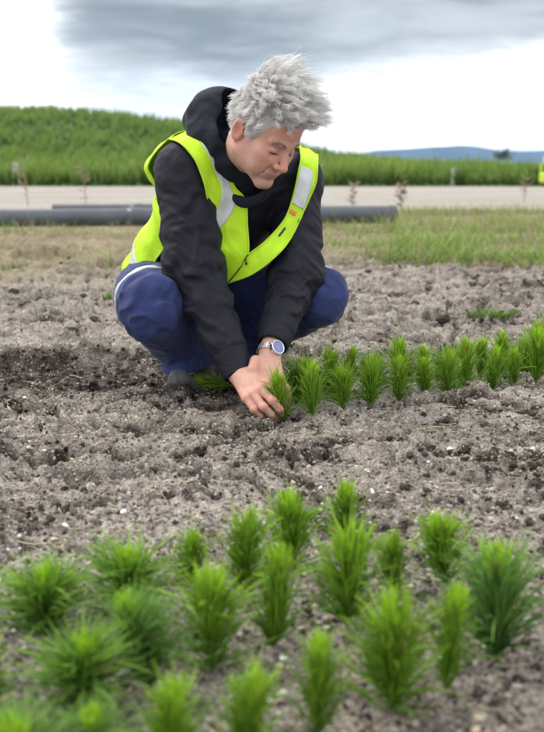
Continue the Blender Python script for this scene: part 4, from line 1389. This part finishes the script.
def build_person():
    base = P(195, 395, 2.9); base[2] = 0.0
    E = empty('person', tuple(base), 'man in navy jacket and yellow hi-vis vest squatting and planting a seedling', 'person')

    def sdf_child(name, f, lo, hi, h, mat, parent=E, sm=1, colf=None):
        V, F = surface(f, lo, hi, h)
        if sm: V = smooth_mesh(V, F, sm, 0.4)
        return child(name, mk_mesh(name, V, F, True, colf(V) if colf else None), mat, parent)

    # ---- body
    def skin_col(V):
        q = to_head(V); ish = (np.linalg.norm(q, axis=1) < 0.19)
        base = np.tile([0.52, 0.285, 0.220], (len(V), 1))
        bl = pn(V / 0.020); b2 = pn(V / 0.007 + 4)
        base = base * (1 + 0.07 * bl + 0.06 * b2)[:, None] * (1 + np.clip(pn(V / 0.012 + 9), -1, 1)[:, None] * np.array([0.03, -0.10, -0.12]))
        def g(c, r, m=True):
            qq = q.copy()
            if m: qq[:, 0] = np.abs(qq[:, 0])
            return np.exp(-(((qq - np.array(c)) / np.array(r)) ** 2).sum(1)) * ish
        red = 0.8 * g((0, 0.115, -0.036), (0.016, 0.018, 0.016), False) + 0.38 * g((0.045, 0.075, -0.035), (0.026, 0.03, 0.026)) + 0.6 * g((0.08, -0.015, -0.01), (0.012, 0.02, 0.035)) + 1.2 * g((0.078, -0.018, -0.008), (0.006, 0.010, 0.016)) + 0.25 * g((0, 0.085, 0.05), (0.05, 0.03, 0.03), False)
        base = base * (1 + red[:, None] * np.array([0.06, -0.34, -0.36]))
        lip = np.clip(1.25 * g((0, 0.097, -0.0745), (0.023, 0.012, 0.0078), False), 0, 1)
        base = base * (1 - lip[:, None]) + np.array([0.40, 0.155, 0.135]) * lip[:, None]
        stub = np.clip(g((0, 0.085, -0.098), (0.045, 0.05, 0.028), False) + 0.6 * g((0.05, 0.03, -0.075), (0.03, 0.05, 0.03)), 0, 1) * 0.30
        base = base * (1 - stub[:, None]) + np.array([0.33, 0.24, 0.21]) * stub[:, None]
        eye = np.clip(1.3 * g((0.031, 0.090, -0.0085), (0.015, 0.012, 0.0022)), 0, 1)
        base = base * (1 - 0.75 * eye[:, None]) + np.array([0.05, 0.035, 0.03]) * 0.75 * eye[:, None]
        bags = 0.35 * g((0.031, 0.088, -0.014), (0.016, 0.012, 0.008))
        base = base * (1 - bags[:, None] * np.array([0.25, 0.45, 0.40]))
        ha = hair_amount(q) * ish
        base = base * (1 - ha[:, None]) + np.array([0.55, 0.54, 0.53]) * ha[:, None]
        # hands: redder knuckles and fingertips, pale nails
        hand = np.zeros(len(V))
        for FF in (FR, FL):
            for nm in FF:
                for j in (0, 1, 3): hand = np.maximum(hand, np.exp(-((V - FF[nm][j]) ** 2).sum(1) / (0.013 ** 2)))
        base = base * (1 + hand[:, None] * np.array([0.04, -0.20, -0.20]))
        tips = np.zeros(len(V))
        for FF in (FR, FL):
            for nm in FF: tips = np.maximum(tips, np.exp(-((V - FF[nm][3]) ** 2).sum(1) / (0.020 ** 2)))
        dirt = tips * sstep(0.0, 0.35, pn(V / 0.006 + 2) + 0.5 * pn(V / 0.0025)) * 0.75
        base = base * (1 - dirt[:, None]) + np.array([0.07, 0.055, 0.045]) * dirt[:, None]
        return np.clip(base, 0, 1)
    M_skin = material('skin', attr=True, rough=0.50, sss=0.15, spec=0.4, noise=(420, 4, 0.10), bump=[(1100, 0.5, 0.0010), (260, 0.45, 0.0016)])
    sdf_child('body', body_field, (-0.46, 2.38, -0.02), (0.16, 3.30, 0.86), 0.0026, M_skin, E, 1, skin_col)

    # finger nails that show
    M_nail = material('nail', base=(0.62, 0.40, 0.33), rough=0.3, spec=0.5)
    for nm in ('index', 'middle'):
        a, b = FR[nm][2], FR[nm][3]; c = b * 0.75 + a * 0.25
        ax = unit(b - a); nrm = unit(np.array([0.25, -1, 0.5]) - (np.array([0.25, -1, 0.5]) @ ax) * ax); sd = np.cross(ax, nrm)
        R3 = np.stack([sd, ax, nrm])
        V, F = surface(lambda p: ell(p, c + nrm * (RRs[nm][3] - 0.0015), (0.0052, 0.0066, 0.0024), R3), c - 0.02, c + 0.02, 0.0009)
        child('fingernail', mk_mesh('fingernail', V, F), M_nail, E)

    # ---- clothes
    M_jacket = material('softshell', base=(0.0135, 0.0135, 0.0205), rough=0.60, noise=(40, 3, 0.10), bump=[(700, 0.18, 0.001), (34, 0.45, 0.005), (13, 0.5, 0.014)], sheen=0.0, spec=0.16)
    M_lining = M_jacket
    sdf_child('jacket', jacket_field, (-0.50, 2.48, 0.02), (0.20, 3.34, 0.74), 0.0036, M_jacket, E, 1)
    M_hood = material('hood_fabric', base=(0.012, 0.0135, 0.024), rough=0.75, noise=(40, 3, 0.10), bump=[(700, 0.18, 0.001), (34, 0.45, 0.005), (13, 0.5, 0.014)], sheen=0.03, spec=0.15)
    sdf_child('hood', hood_field, HOODC - 0.19, HOODC + 0.19, 0.0039, M_hood, E, 2)
    sdf_child('collar', collar_field, COLA - 0.2, COLA + 0.24, 0.0039, M_hood, E, 1)
    M_trs = material('navy_drill', base=(0.026, 0.037, 0.122), rough=0.85, noise=(16, 4, 0.22), bump=[(900, 0.25, 0.001), (40, 0.5, 0.005), (15, 0.55, 0.014)], sheen=0.12, spec=0.25)
    tr = sdf_child('trousers', trouser_field, (-0.58, 2.54, -0.02), (0.34, 3.42, 0.44), 0.0039, M_trs, E, 1)
    M_tape = material('reflective_tape', base=(0.52, 0.55, 0.56), rough=0.42, noise=(60, 3, 0.06), bump=(500, 0.15, 0.001), metal=0.15)
    sdf_child('reflective_band', lambda p: limb_band(p, trouser_field, HipR, KnR, 0.74, 0.021, tilt=(0.10, 0, -0.50)), (-0.50, 2.65, 0.1), (-0.18, 3.1, 0.42), 0.0025, M_tape, E, 0)
    sdf_child('reflective_band', lambda p: limb_band(p, trouser_field, HipL, KnL, 0.97, 0.019, tilt=(0, 0, -0.1), zmin=0.27), (-0.05, 2.72, 0.14), (0.30, 3.12, 0.42), 0.0025, M_tape, E, 0)
    # ---- boots
    M_boot = material('boot_leather', base=(0.085, 0.085, 0.088), rough=0.6, noise=(45, 4, 0.6), bump=[(120, 0.4, 0.002)])
    M_sole = material('boot_sole', base=(0.018, 0.017, 0.017), rough=0.8, noise=(80, 4, 0.4), bump=[(200, 0.5, 0.002)])
    M_lace = material('boot_lace', base=(0.02, 0.02, 0.02), rough=0.9)
    for toe, ball, heel, ank, up in ((P(179, 388, 2.80), P(194, 378, 2.88), P(212, 352, 3.04), P(205, 345, 3.02), (0.0, -0.25, 0.9)),
                                     (P(262, 362, 3.00), P(250, 362, 3.08), P(226, 342, 3.20), P(236, 342, 3.14), (0.15, -0.2, 0.9))):
        for q in (toe, ball): q[2] = gz(q[0], q[1]) + 0.040
        heel[2] = max(heel[2], 0.085)
        lo = np.minimum.reduce([toe, ball, heel, ank]) - 0.12; hi = np.maximum.reduce([toe, ball, heel, ank + np.array(up) * 0.08]) + 0.12
        bt = sdf_child('boot', lambda p: boot_field(p, heel, ball, toe, ank, up), lo, hi, 0.004, M_boot, E, 1)
        V, F = surface(lambda p: sole_field(p, heel, ball, toe) - 0.001 * np.sin(p[:, 0] * 500), lo, hi, 0.004)
        so = obj('sole', mk_mesh('sole', V, F), M_sole, bt)
        pos = []
        ax = unit(ank - ball); sd = unit(np.cross(ax, [0, 0, 1.0])); upn = np.cross(sd, ax)
        for j in range(5):
            c = ball + (ank - ball) * (0.15 + 0.17 * j)
            pos.append([c + sd * 0.03 * cos(a) + upn * (0.046 + 0.006 * sin(a)) for a in np.linspace(0.2, pi - 0.2, 7)])
        V, F, _ = tubes(np.array(pos), 0.0028, 5)
        obj('lace', mk_mesh('lace', V, F), M_lace, bt, kind='stuff')
    # ---- hi-vis vest: cloth panels spanned between control points on and off the jacket
    def crom(C, n, axis):
        C = np.moveaxis(np.asarray(C, float), axis, 0); m = len(C)
        Pd = np.concatenate([2 * C[:1] - C[1:2], C, 2 * C[-1:] - C[-2:-1]])
        t = np.linspace(0, m - 1, n); i = np.minimum(t.astype(int), m - 2); f = (t - i).reshape(-1, *[1] * (C.ndim - 1))
        a, b, c, d = Pd[i], Pd[i + 1], Pd[i + 2], Pd[i + 3]
        return np.moveaxis(0.5 * (2 * b + (c - a) * f + (2 * a - 5 * b + 4 * c - d) * f * f + (3 * b - a - 3 * c + d) * f ** 3), 0, axis)

    def panel(C, nr, nc): return crom(crom(np.array(C), nr, 0), nc, 1)

    def normals(S):
        n = np.cross(np.gradient(S, axis=0), np.gradient(S, axis=1)); return n / (np.linalg.norm(n, axis=2, keepdims=True) + 1e-12)

    def outward(S):
        n = normals(S); c = SHC - 0.2 * T_ - 0.05 * F_
        return n * np.sign(((S - c) * n).sum(2).mean())

    def grid_faces(nr, nc, o=0):
        I = np.arange(nr * nc).reshape(nr, nc) + o
        return np.stack([I[:-1, :-1], I[:-1, 1:], I[1:, 1:], I[1:, :-1]], -1).reshape(-1, 4)

    def cloth(S, amp, seed):
        p = S.reshape(-1, 3)
        v = amp * (cloth_noise(p, np.array([0.9, 0.3, 0.35]), 0.045, 0.16, seed) * 0.7 + 1.0 * pn(p / 0.06 + seed)).reshape(S.shape[:2])
        return S + outward(S) * v[:, :, None]

    def sheet(name, S, mat, parent, thick=0.0022):
        V = S.reshape(-1, 3); F = grid_faces(*S.shape[:2])
        n = outward(S).reshape(-1, 3); N = len(V)
        nr, nc = S.shape[:2]; I = np.arange(N).reshape(nr, nc)
        rim = np.concatenate([I[0, :], I[1:, -1], I[-1, :-1][::-1], I[1:-1, 0][::-1]]); r2 = np.roll(rim, -1)
        F = np.concatenate([F, F[:, ::-1] + N, np.stack([rim, rim + N, r2 + N, r2], 1)])
        V = np.concatenate([V, V - n * thick])
        return V, F

    front_r = [[(169, 139, 2.765), (182, 133, 2.795), (194, 128, 2.82), (204, 126, 2.835)],
               [(181, 143, 2.715), (193, 139, 2.735), (204, 137, 2.75), (212, 139, 2.765)],
               [(193, 157, 2.698), (203, 155, 2.712), (213, 154, 2.728), (221, 158, 2.738)],
               [(203, 181, 2.700), (214, 182, 2.722), (224, 184, 2.742), (234, 186, 2.755)],
               [(208, 205, 2.725), (220, 207, 2.740), (233, 206, 2.755), (245, 200, 2.765)],
               [(208, 230, 2.745), (221, 232, 2.755), (235, 231, 2.765), (247, 225, 2.772)],
               [(207, 255, 2.765), (221, 256, 2.768), (235, 256, 2.772), (248, 254, 2.772)],
               [(206, 270, 2.785), (217, 271, 2.785), (229, 271, 2.782), (238.5, 268, 2.778)],
               [(205, 281, 2.805), (212, 283, 2.802), (219, 284, 2.798), (226.5, 283, 2.790)]]
    front_l = [[(300, 147, 2.93), (308, 149, 2.93), (317, 155, 2.93)],
               [(301, 158, 2.86), (309, 160, 2.865), (317, 166, 2.875)],
               [(298, 173, 2.835), (306, 178, 2.84), (315, 184, 2.85)],
               [(294, 192, 2.825), (301, 196, 2.828), (308, 200, 2.84)],
               [(288, 212, 2.812), (294, 216, 2.815), (300, 219, 2.825)],
               [(279, 227, 2.790), (284, 233, 2.790), (290, 239, 2.795)],
               [(264, 243, 2.768), (269, 251, 2.760), (275, 257, 2.755)],
               [(255, 250, 2.768), (254, 262, 2.762), (252, 274, 2.765)],
               [(248.5, 254.5, 2.7725), (240, 268, 2.7785), (228, 283, 2.7905)]]
    A = panel([[P(*q) for q in r] for r in front_r], 90, 36)
    B = panel([[P(*q) for q in r] for r in front_l], 100, 26)
    w = np.linspace(0, 1, 90)[:, None]; A = A + (cloth(A, 0.0055, 2.0) - A) * np.minimum(1, 4 * w * 1.0)[:, :, None] * np.minimum(1, np.linspace(3, 0, 36))[None, :, None]
    B = B + (cloth(B, 0.0030, 5.0) - B) * np.minimum(1, np.linspace(6, 0, 100))[:, None, None]

    # back and sides: rings round the jacket
    def ringpt(h, th, off):
        c = PEL + T_ * h - 0.01 * F_; d = -L_ * cos(th) - F_ * sin(th)
        t = 0.02
        for _ in range(60):
            v = float(torso_field((c + d * t)[None])[0]) - off
            t -= v * 0.9
            if abs(v) < 3e-4: break
        return c + d * t
    rows = []
    wing = {(0, 0.34): (159, 188, 2.86), (0, 0.38): (153, 177, 2.86), (0, 0.42): (150, 166, 2.85), (0, 0.455): (157, 152, 2.82),
            (1, 0.34): (158, 190, 2.93), (1, 0.38): (151, 177, 2.94), (1, 0.42): (148, 165, 2.94), (1, 0.455): (158, 151, 2.91)}
    for h, a0, a1, off in ((0.035, -22, 186, 0.034), (0.075, -22, 186, 0.030), (0.13, -22, 184, 0.028), (0.19, -20, 182, 0.026), (0.25, -20, 180, 0.024), (0.30, -16, 178, 0.022),
                           (0.34, 2, 168, 0.016), (0.38, 16, 160, 0.014), (0.42, 22, 150, 0.012), (0.455, 24, 146, 0.010)):
        r = []
        for k, u in enumerate(np.linspace(0, 1, 13)):
            o = off
            r.append(ringpt(h, radians(a0 + (a1 - a0) * u), o) if (k, round(h, 3)) not in wing else P(*wing[(k, round(h, 3))]))
        rows.append(r)
    ridge = [P(169, 139, 2.768), P(176, 135, 2.785), P(183, 132, 2.80), P(194, 127.5, 2.825), P(204, 125.5, 2.84)]
    rb = NB - 0.085 * F_ + 0.01 * T_
    ridge += [rb - 0.05 * L_, rb, rb + 0.05 * L_] + [P(297, 146, 2.945), P(301, 146.5, 2.94), P(305, 148, 2.935), P(311, 150, 2.935), P(317, 154, 2.935)]
    rows.append(ridge)
    Cc = panel(rows, 110, 120)
    Cc = cloth(Cc, 0.0060, 9.0)
    M_vest = material('hi_vis_polyester', base=(0.50, 0.80, 0.025), rough=0.62, noise=(30, 3, 0.05), bump=[(1100, 0.15, 0.0008), (45, 0.4, 0.004), (14, 0.5, 0.012)], spec=0.25, trans=0.10)
    V, F, _ = merge([sheet('', S, None, None) for S in (A, B, Cc)])
    vest = child('hi_vis_vest', mk_mesh('hi_vis_vest', V, F), M_vest, E)

    def strip(S, u0, u1, v0, v1, off=0.0016, n=60, m=10):
        """piece of a panel: rows v0..v1, columns from u0(v) to u1(v) (fractions)"""
        nr, nc = S.shape[:2]; out = np.zeros((n, m, 3)); N_ = outward(S)
        for i, v in enumerate(np.linspace(v0, v1, n)):
            ur, ul = (u1(v), u0(v))
            for j, u in enumerate(np.linspace(ul, ur, m)):
                y, x = np.clip(v, 0, 1) * (nr - 1), np.clip(u, 0, 1) * (nc - 1)
                i0, j0 = min(int(y), nr - 2), min(int(x), nc - 2); fy, fx = y - i0, x - j0
                def bl(Q): return (Q[i0, j0] * (1 - fx) + Q[i0, j0 + 1] * fx) * (1 - fy) + (Q[i0 + 1, j0] * (1 - fx) + Q[i0 + 1, j0 + 1] * fx) * fy
                out[i, j] = bl(S) + bl(N_) * off
        return out
    def sub(name, S, mat, thick=0.0012):
        V, F = sheet('', S, None, None, thick)
        o = obj(name, mk_mesh(name, V, F), mat, vest); return o
    ip = lambda xs, ys: (lambda v: float(np.interp(v, xs, ys)))
    sub('reflective_strip', strip(A, ip([0, .2, .38, .5, .62], [.40, .44, .52, .30, -.12]), ip([0, .2, .38, .5, .62], [.80, .84, .86, .72, .25]), 0.0, 0.62), M_tape)
    sub('reflective_strip', strip(B, ip([0, .25, .45], [.10, .02, .02]), ip([0, .25, .45], [.60, .80, .98]), 0.19, 0.44), M_tape)
    sub('reflective_strip', strip(Cc, ip([0, 1], [0.0, 0.0]), ip([0, 1], [1.0, 1.0]), 0.115, 0.205, n=10, m=90), M_tape)
    sub('pocket_flap', strip(A, ip([0.7, 0.82], [0.05, 0.03]), ip([0.7, 0.82], [0.46, 0.56]), 0.70, 0.83, 0.005, 20, 20), M_vest, 0.003)
    M_bind = material('vest_binding', base=(0.42, 0.68, 0.02), rough=0.7)
    for S_ in (A, B):
        o_ = outward(S_)
        for ln_ in (S_[:, 0] + o_[:, 0] * 0.0006, S_[:, -1] + o_[:, -1] * 0.0006) + ((S_[-1] + o_[-1] * 0.0006,) if S_ is A else ()):
            V, F, _ = tubes(ln_[None], np.full(len(ln_), 0.0026), 6)
            obj('binding', mk_mesh('binding', V, F), M_bind, vest)
    V, F, _ = tubes((Cc[0] + outward(Cc)[0] * 0.0006)[None], np.full(Cc.shape[1], 0.0026), 6); obj('binding', mk_mesh('binding', V, F), M_bind, vest)
    V, F, _ = tubes((Cc[:, 0] + outward(Cc)[:, 0] * 0.0006)[None], np.full(Cc.shape[0], 0.0026), 6); obj('binding', mk_mesh('binding', V, F), M_bind, vest)
    # zip
    M_zip = material('zip_tape', base=(0.012, 0.013, 0.016), rough=0.6)
    zl = B[-1] + outward(B)[-1] * 0.0025
    V, F, _ = tubes(zl[None], np.full(len(zl), 0.0021), 5)
    obj('zip', mk_mesh('zip', V, F), M_zip, vest)
    zz = crom(np.array([P(245.5, 258, 2.764), P(246, 261.5, 2.762), P(246.2, 265, 2.762)]), 8, 0)
    V, F, _ = tubes(zz[None], np.array([.0022, .0026, .0020, .0016, .0020, .0030, .0030, .0015]), 6)
    obj('zip_pull', mk_mesh('zip_pull', V, F), M_zip, vest)
    sub('logo', strip(B, ip([0, 1], [.05, .05]), ip([0, 1], [.55, .55]), 0.475, 0.50, 0.0018, 6, 6), material('red_print', base=(0.75, 0.16, 0.03), rough=0.6))
    sub('loop', strip(B, ip([0, 1], [.30, .30]), ip([0, 1], [.42, .42]), 0.60, 0.66, 0.0022, 6, 4), M_zip)

    # ---- wristwatch
    ax = unit(WrL - ElL); wc = WrL + ax * 0.008
    nrm = unit(np.array([0.55, -0.80, 0.35]) - (np.array([0.55, -0.80, 0.35]) @ ax) * ax); sd = np.cross(ax, nrm)
    M_steel = material('watch_steel', base=(0.72, 0.72, 0.73), rough=0.22, metal=1.0)
    M_dial = material('blue_dial', base=(0.03, 0.06, 0.30), rough=0.15, coat=1.0)
    M_white = material('dial_marks', base=(0.8, 0.8, 0.8), rough=0.4)
    W = empty('wristwatch', (0, 0, 0)); W.parent = E; W.location = tuple(wc - base)
    Rb = 0.0305
    for k in range(22):
        a = 2 * pi * k / 22
        if cos(a) > 0.86: continue
        d = nrm * cos(a) + sd * sin(a); tg = -nrm * sin(a) + sd * cos(a)
        for j, (o, wd) in enumerate(((-0.0062, 0.0050), (0.0, 0.0068), (0.0062, 0.0050))):
            V, F = box((0, 0, 0), (0.0076, wd, 0.0032), 0.0009, np.stack([tg, ax, d], 1)); 
            obj('link', mk_mesh('link', V + d * Rb + ax * o, F, False), M_steel, W)
    cc = nrm * (Rb + 0.002)
    V, F = cyl(cc - nrm * 0.004, cc + nrm * 0.005, 0.0195, 36)
    case = obj('case', mk_mesh('case', V, F, False), M_steel, W)
    an = np.linspace(0, 2 * pi, 37)
    ringp = np.stack([cc + nrm * 0.0058 + 0.0178 * (sd * cos(a) + ax * sin(a)) for a in an])
    V, F, _ = tubes(ringp[None], 0.0016, 6); obj('bezel', mk_mesh('bezel', V, F), M_steel, case)
    V, F = cyl(cc + nrm * 0.004, cc + nrm * 0.0056, 0.0165, 32); obj('dial', mk_mesh('dial', V, F, False), M_dial, case)
    for a, l in ((0.5, 0.011), (2.2, 0.008)):
        dd = sd * cos(a) + ax * sin(a)
        V, F, _ = tubes(np.stack([cc + nrm * 0.0062, cc + nrm * 0.0062 + dd * l * 0.5, cc + nrm * 0.0062 + dd * l])[None], 0.0006, 4); obj('hand', mk_mesh('hand', V, F), M_white, case)
    V, F = cyl(cc + sd * 0.0195, cc + sd * 0.0235, 0.0028, 10); obj('crown', mk_mesh('crown', V, F, False), M_steel, case)

    # ---- hair
    build_hair(E)
    return E


def build_hair(E):
    r = np.random.default_rng(5)
    c0 = np.array([0, -0.012, 0.034]); rr = np.array([0.0775, 0.0985, 0.0865])
    def onto(q): 
        d = (q - c0) / rr; return c0 + d / np.linalg.norm(d, axis=1, keepdims=True) * rr
    n = 9000
    d = r.normal(size=(n, 3)); d /= np.linalg.norm(d, axis=1)[:, None]
    root = c0 + d * rr
    root = root[hair_amount(root) > 0.5]
    # thin to evenly spread guides
    keep = []
    for p in root:
        if all(((p - root[k]) ** 2).sum() > 0.0098 ** 2 for k in keep[-400:]): keep.append(len(keep)) if False else keep.append(int(np.argmin(((root - p) ** 2).sum(1))))
        if len(keep) > 330: break
    g = root[keep]; n = len(g)
    nrm = (g - c0) / rr ** 2; nrm /= np.linalg.norm(nrm, axis=1)[:, None]
    az = np.arctan2(g[:, 0], g[:, 1] + 0.012)
    top = sstep(0.035, 0.085, g[:, 2]); side = 1 - top
    frontness = sstep(-0.05, 0.06, g[:, 1])
    # flow: the long top falls forward and to the sides, the cropped sides lie back and down
    fl_top = np.stack([0.25 + 0.8 * g[:, 0] / 0.08, 0.95 - 0.45 * frontness, 0.10 + 0.42 * frontness], 1)
    fl_side = np.stack([0.25 * np.sign(g[:, 0]), -0.75 * np.ones(n), -0.75 * np.ones(n)], 1)
    tem = (np.abs(np.degrees(az)) < 75) & (g[:, 2] < 0.04)
    fl_side[tem] = np.stack([0.3 * np.sign(g[tem, 0]), -0.35 * np.ones(tem.sum()), -0.95 * np.ones(tem.sum())], 1)
    flow = fl_top * top[:, None] + fl_side * side[:, None] + r.normal(0, 0.16, (n, 3)) * (0.4 + top[:, None])
    flow /= np.linalg.norm(flow, axis=1)[:, None]
    crown = np.exp(-((g - np.array([0.0, -0.045, 0.105])) ** 2).sum(1) / 0.045 ** 2)
    L = (0.028 + 0.070 * top) * r.uniform(0.8, 1.15, n) * (1 + 0.20 * crown)
    L = L * (1 - 0.45 * sstep(0.058, 0.075, g[:, 1]) * (1 - sstep(0.078, 0.095, g[:, 2])))
    lift = 0.25 + 0.75 * top + 0.9 * crown
    S = 9
    P_ = np.zeros((n, S, 3)); P_[:, 0] = g
    dirn = None
    for i in range(1, S):
        a = np.clip((i / S) * (1.7 - 0.35 * top - 0.7 * crown), 0, 1)[:, None]
        dv = nrm * (1 - a) * lift[:, None] + flow * (a + 0.15)
        dv = dv + np.array([0.10, 0.55, -0.42]) * (np.clip(i / S - 0.5, 0, 1) * 1.9 * top * frontness)[:, None]   # tips curl over the brow
        dv /= np.linalg.norm(dv, axis=1)[:, None]
        P_[:, i] = P_[:, i - 1] + dv * (L / (S - 1))[:, None]
        e = np.sqrt((((P_[:, i] - c0) / (rr + 0.004)) ** 2).sum(1)); inn = e < 1
        P_[inn, i] = c0 + (P_[inn, i] - c0) / e[inn, None]
    sidev = np.cross(nrm, flow); sidev /= np.linalg.norm(sidev, axis=1)[:, None] + 1e-9
    s = np.linspace(0, 1, S)
    ph = 5.0 * pn(g / 0.045 + 3.0)[:, None] + r.normal(0, 0.5, (n, 1))
    wave = np.sin(s[None] * L[:, None] / 0.044 * 2 * pi + ph) * r.uniform(0.004, 0.0100, (n, 1)) * (0.35 + 0.65 * top[:, None]) * s[None]
    wave2 = np.cos(s[None] * L[:, None] / 0.052 * 2 * pi + r.uniform(0, 2 * pi, (n, 1))) * r.uniform(0.001, 0.0045, (n, 1)) * s[None]
    P_ = P_ + sidev[:, None] * wave[:, :, None] + nrm[:, None] * wave2[:, :, None]
    M = 25
    pos = np.repeat(P_, M, 0); N_ = n * M
    off = r.normal(0, 0.0062, (N_, 3)); nn = np.repeat(nrm, M, 0); off -= nn * (off * nn).sum(1)[:, None]
    conv = np.linspace(1.0, 0.40, S)[None, :, None]
    jit = r.normal(0, 0.0022, (N_, 1, 3)) * (s[None, :, None] ** 2) * r.uniform(0.2, 1.6, (N_, 1, 1))
    pos = pos + off[:, None] * conv + jit
    pos[:, :, :] += np.repeat(nrm, M, 0)[:, None] * 0.0005
    cut = r.uniform(0.72, 1.0, N_)
    pos = pos[:, :1] + (pos - pos[:, :1]) * (1 - (1 - cut[:, None, None]) * s[None, :, None])
    wpos = from_head(pos.reshape(-1, 3)).reshape(N_, S, 3)
    tone = np.clip(np.repeat(r.normal(0.5, 0.25, n), M) + r.normal(0, 0.18, N_), 0, 1)[:, None]
    c = np.array([0.84, 0.83, 0.82]) * (1 - tone) + np.array([1.0, 0.99, 0.975]) * tone
    rad = np.array([1, 1, 1, 1, .95, .9, .8, .65, .3])[None] * r.uniform(0.00033, 0.00054, (N_, 1))
    k = 110                                           # loose fly-away strands round the crown
    sel = r.choice(np.where(top > 0.5)[0], k); q = P_[sel].copy()
    ext = (q[:, -1] - q[:, -4]); ext /= np.linalg.norm(ext, axis=1)[:, None]
    up = nrm[sel] * 0.8 + r.normal(0, 0.35, (k, 3)); ln = r.uniform(0.002, 0.010, k) * (1 + 0.6 * crown[sel])
    q = q + (nrm[sel] * 0.004)[:, None] * s[None, :, None] + ((ext * 0.5 + up)[:, None] * (ln[:, None] * s[None] ** 2)[:, :, None])
    q = q + r.normal(0, 1, (k, 1, 3)) * (0.006 * np.sin(s * 7 + 1) * s)[None, :, None]
    wpos = np.concatenate([wpos, from_head(q.reshape(-1, 3)).reshape(k, S, 3)]); c = np.concatenate([c, np.full((k, 3), 0.93)])
    rad = np.concatenate([rad, np.full((k, S), 0.00026)])
    V, F, C = tubes(wpos, rad, 3, c)
    M_hair = material('grey_hair', attr=True, rough=0.40, spec=0.6, trans=0.62)
    child('hair', mk_mesh('hair', V, F, True, C), M_hair, E)
    M_lash = material('eyelash', base=(0.05, 0.035, 0.03), rough=0.7)
    # eyebrows
    for sgn in (-1, 1):
        m = 60; u = r.random(m)
        b0 = np.stack([sgn * (0.012 + 0.036 * u), 0.0965 - 0.020 * u ** 1.6, 0.0175 + 0.010 * u * (1 - u) * 2 + r.normal(0, 0.0022, m) + 0.002], 1)
        dd = np.stack([sgn * np.full(m, 0.85), -0.25 * np.ones(m) - 0.3 * u, r.normal(0.1, 0.3, m)], 1); dd /= np.linalg.norm(dd, axis=1)[:, None]
        ln = r.uniform(0.006, 0.011, m)
        # drop roots on the skin
        for _ in range(6):
            dist = head_local(b0); b0[:, 1] -= dist * 0.8
        q = np.stack([b0 + dd * (ln * t)[:, None] + np.array([0, 0.0022, 0]) * (t * (1.4 - t)) for t in np.linspace(0, 1, 4)], 1)
        V, F, C = tubes(from_head(q.reshape(-1, 3)).reshape(m, 4, 3), np.array([.0005, .0005, .0004, .0002]), 3, np.tile([0.50, 0.44, 0.40], (m, 1)) * r.uniform(0.7, 1.5, (m, 1)))
        u = np.linspace(0, 1, 9)
        e0 = np.stack([sgn * (0.0195 + 0.0255 * u), 0.097 - 0.010 * u, -0.0078 - 0.0022 * np.sin(pi * u)], 1)
        for _ in range(8):
            dist = head_local(e0); e0[:, 1] -= (dist - 0.0002) * 0.8
        lV, lF, _ = tubes(from_head(e0)[None], np.array([.0004, .0007, .0009, .0010, .0010, .0010, .0010, .0009, .0005]), 5)
        child('eyelashes', mk_mesh('eyelashes', lV, lF), M_lash, E)
        child('eyebrow', mk_mesh('eyebrow', V, F, True, C), M_hair, E)


PERSON = build_person()


# ------------------------------------------------------------------ haze: the pale air between here and the mountains
def build_haze():
    V, F = box((0, 3150.0, 77.0), (17000.0, 6900.0, 158.0))
    me = mk_mesh('haze', V, F, False)
    m = bpy.data.materials.new('air'); m.use_nodes = True; nt = m.node_tree
    nt.nodes.clear()
    v = nt.nodes.new('ShaderNodeVolumePrincipled'); o = nt.nodes.new('ShaderNodeOutputMaterial')
    v.inputs['Color'].default_value = (0.36, 0.61, 1.0, 1)
    v.inputs['Density'].default_value = 0.00010
    v.inputs['Anisotropy'].default_value = 0.1
    nt.links.new(v.outputs[0], o.inputs['Volume'])
    obj('haze', me, m, kind='stuff')


build_haze()
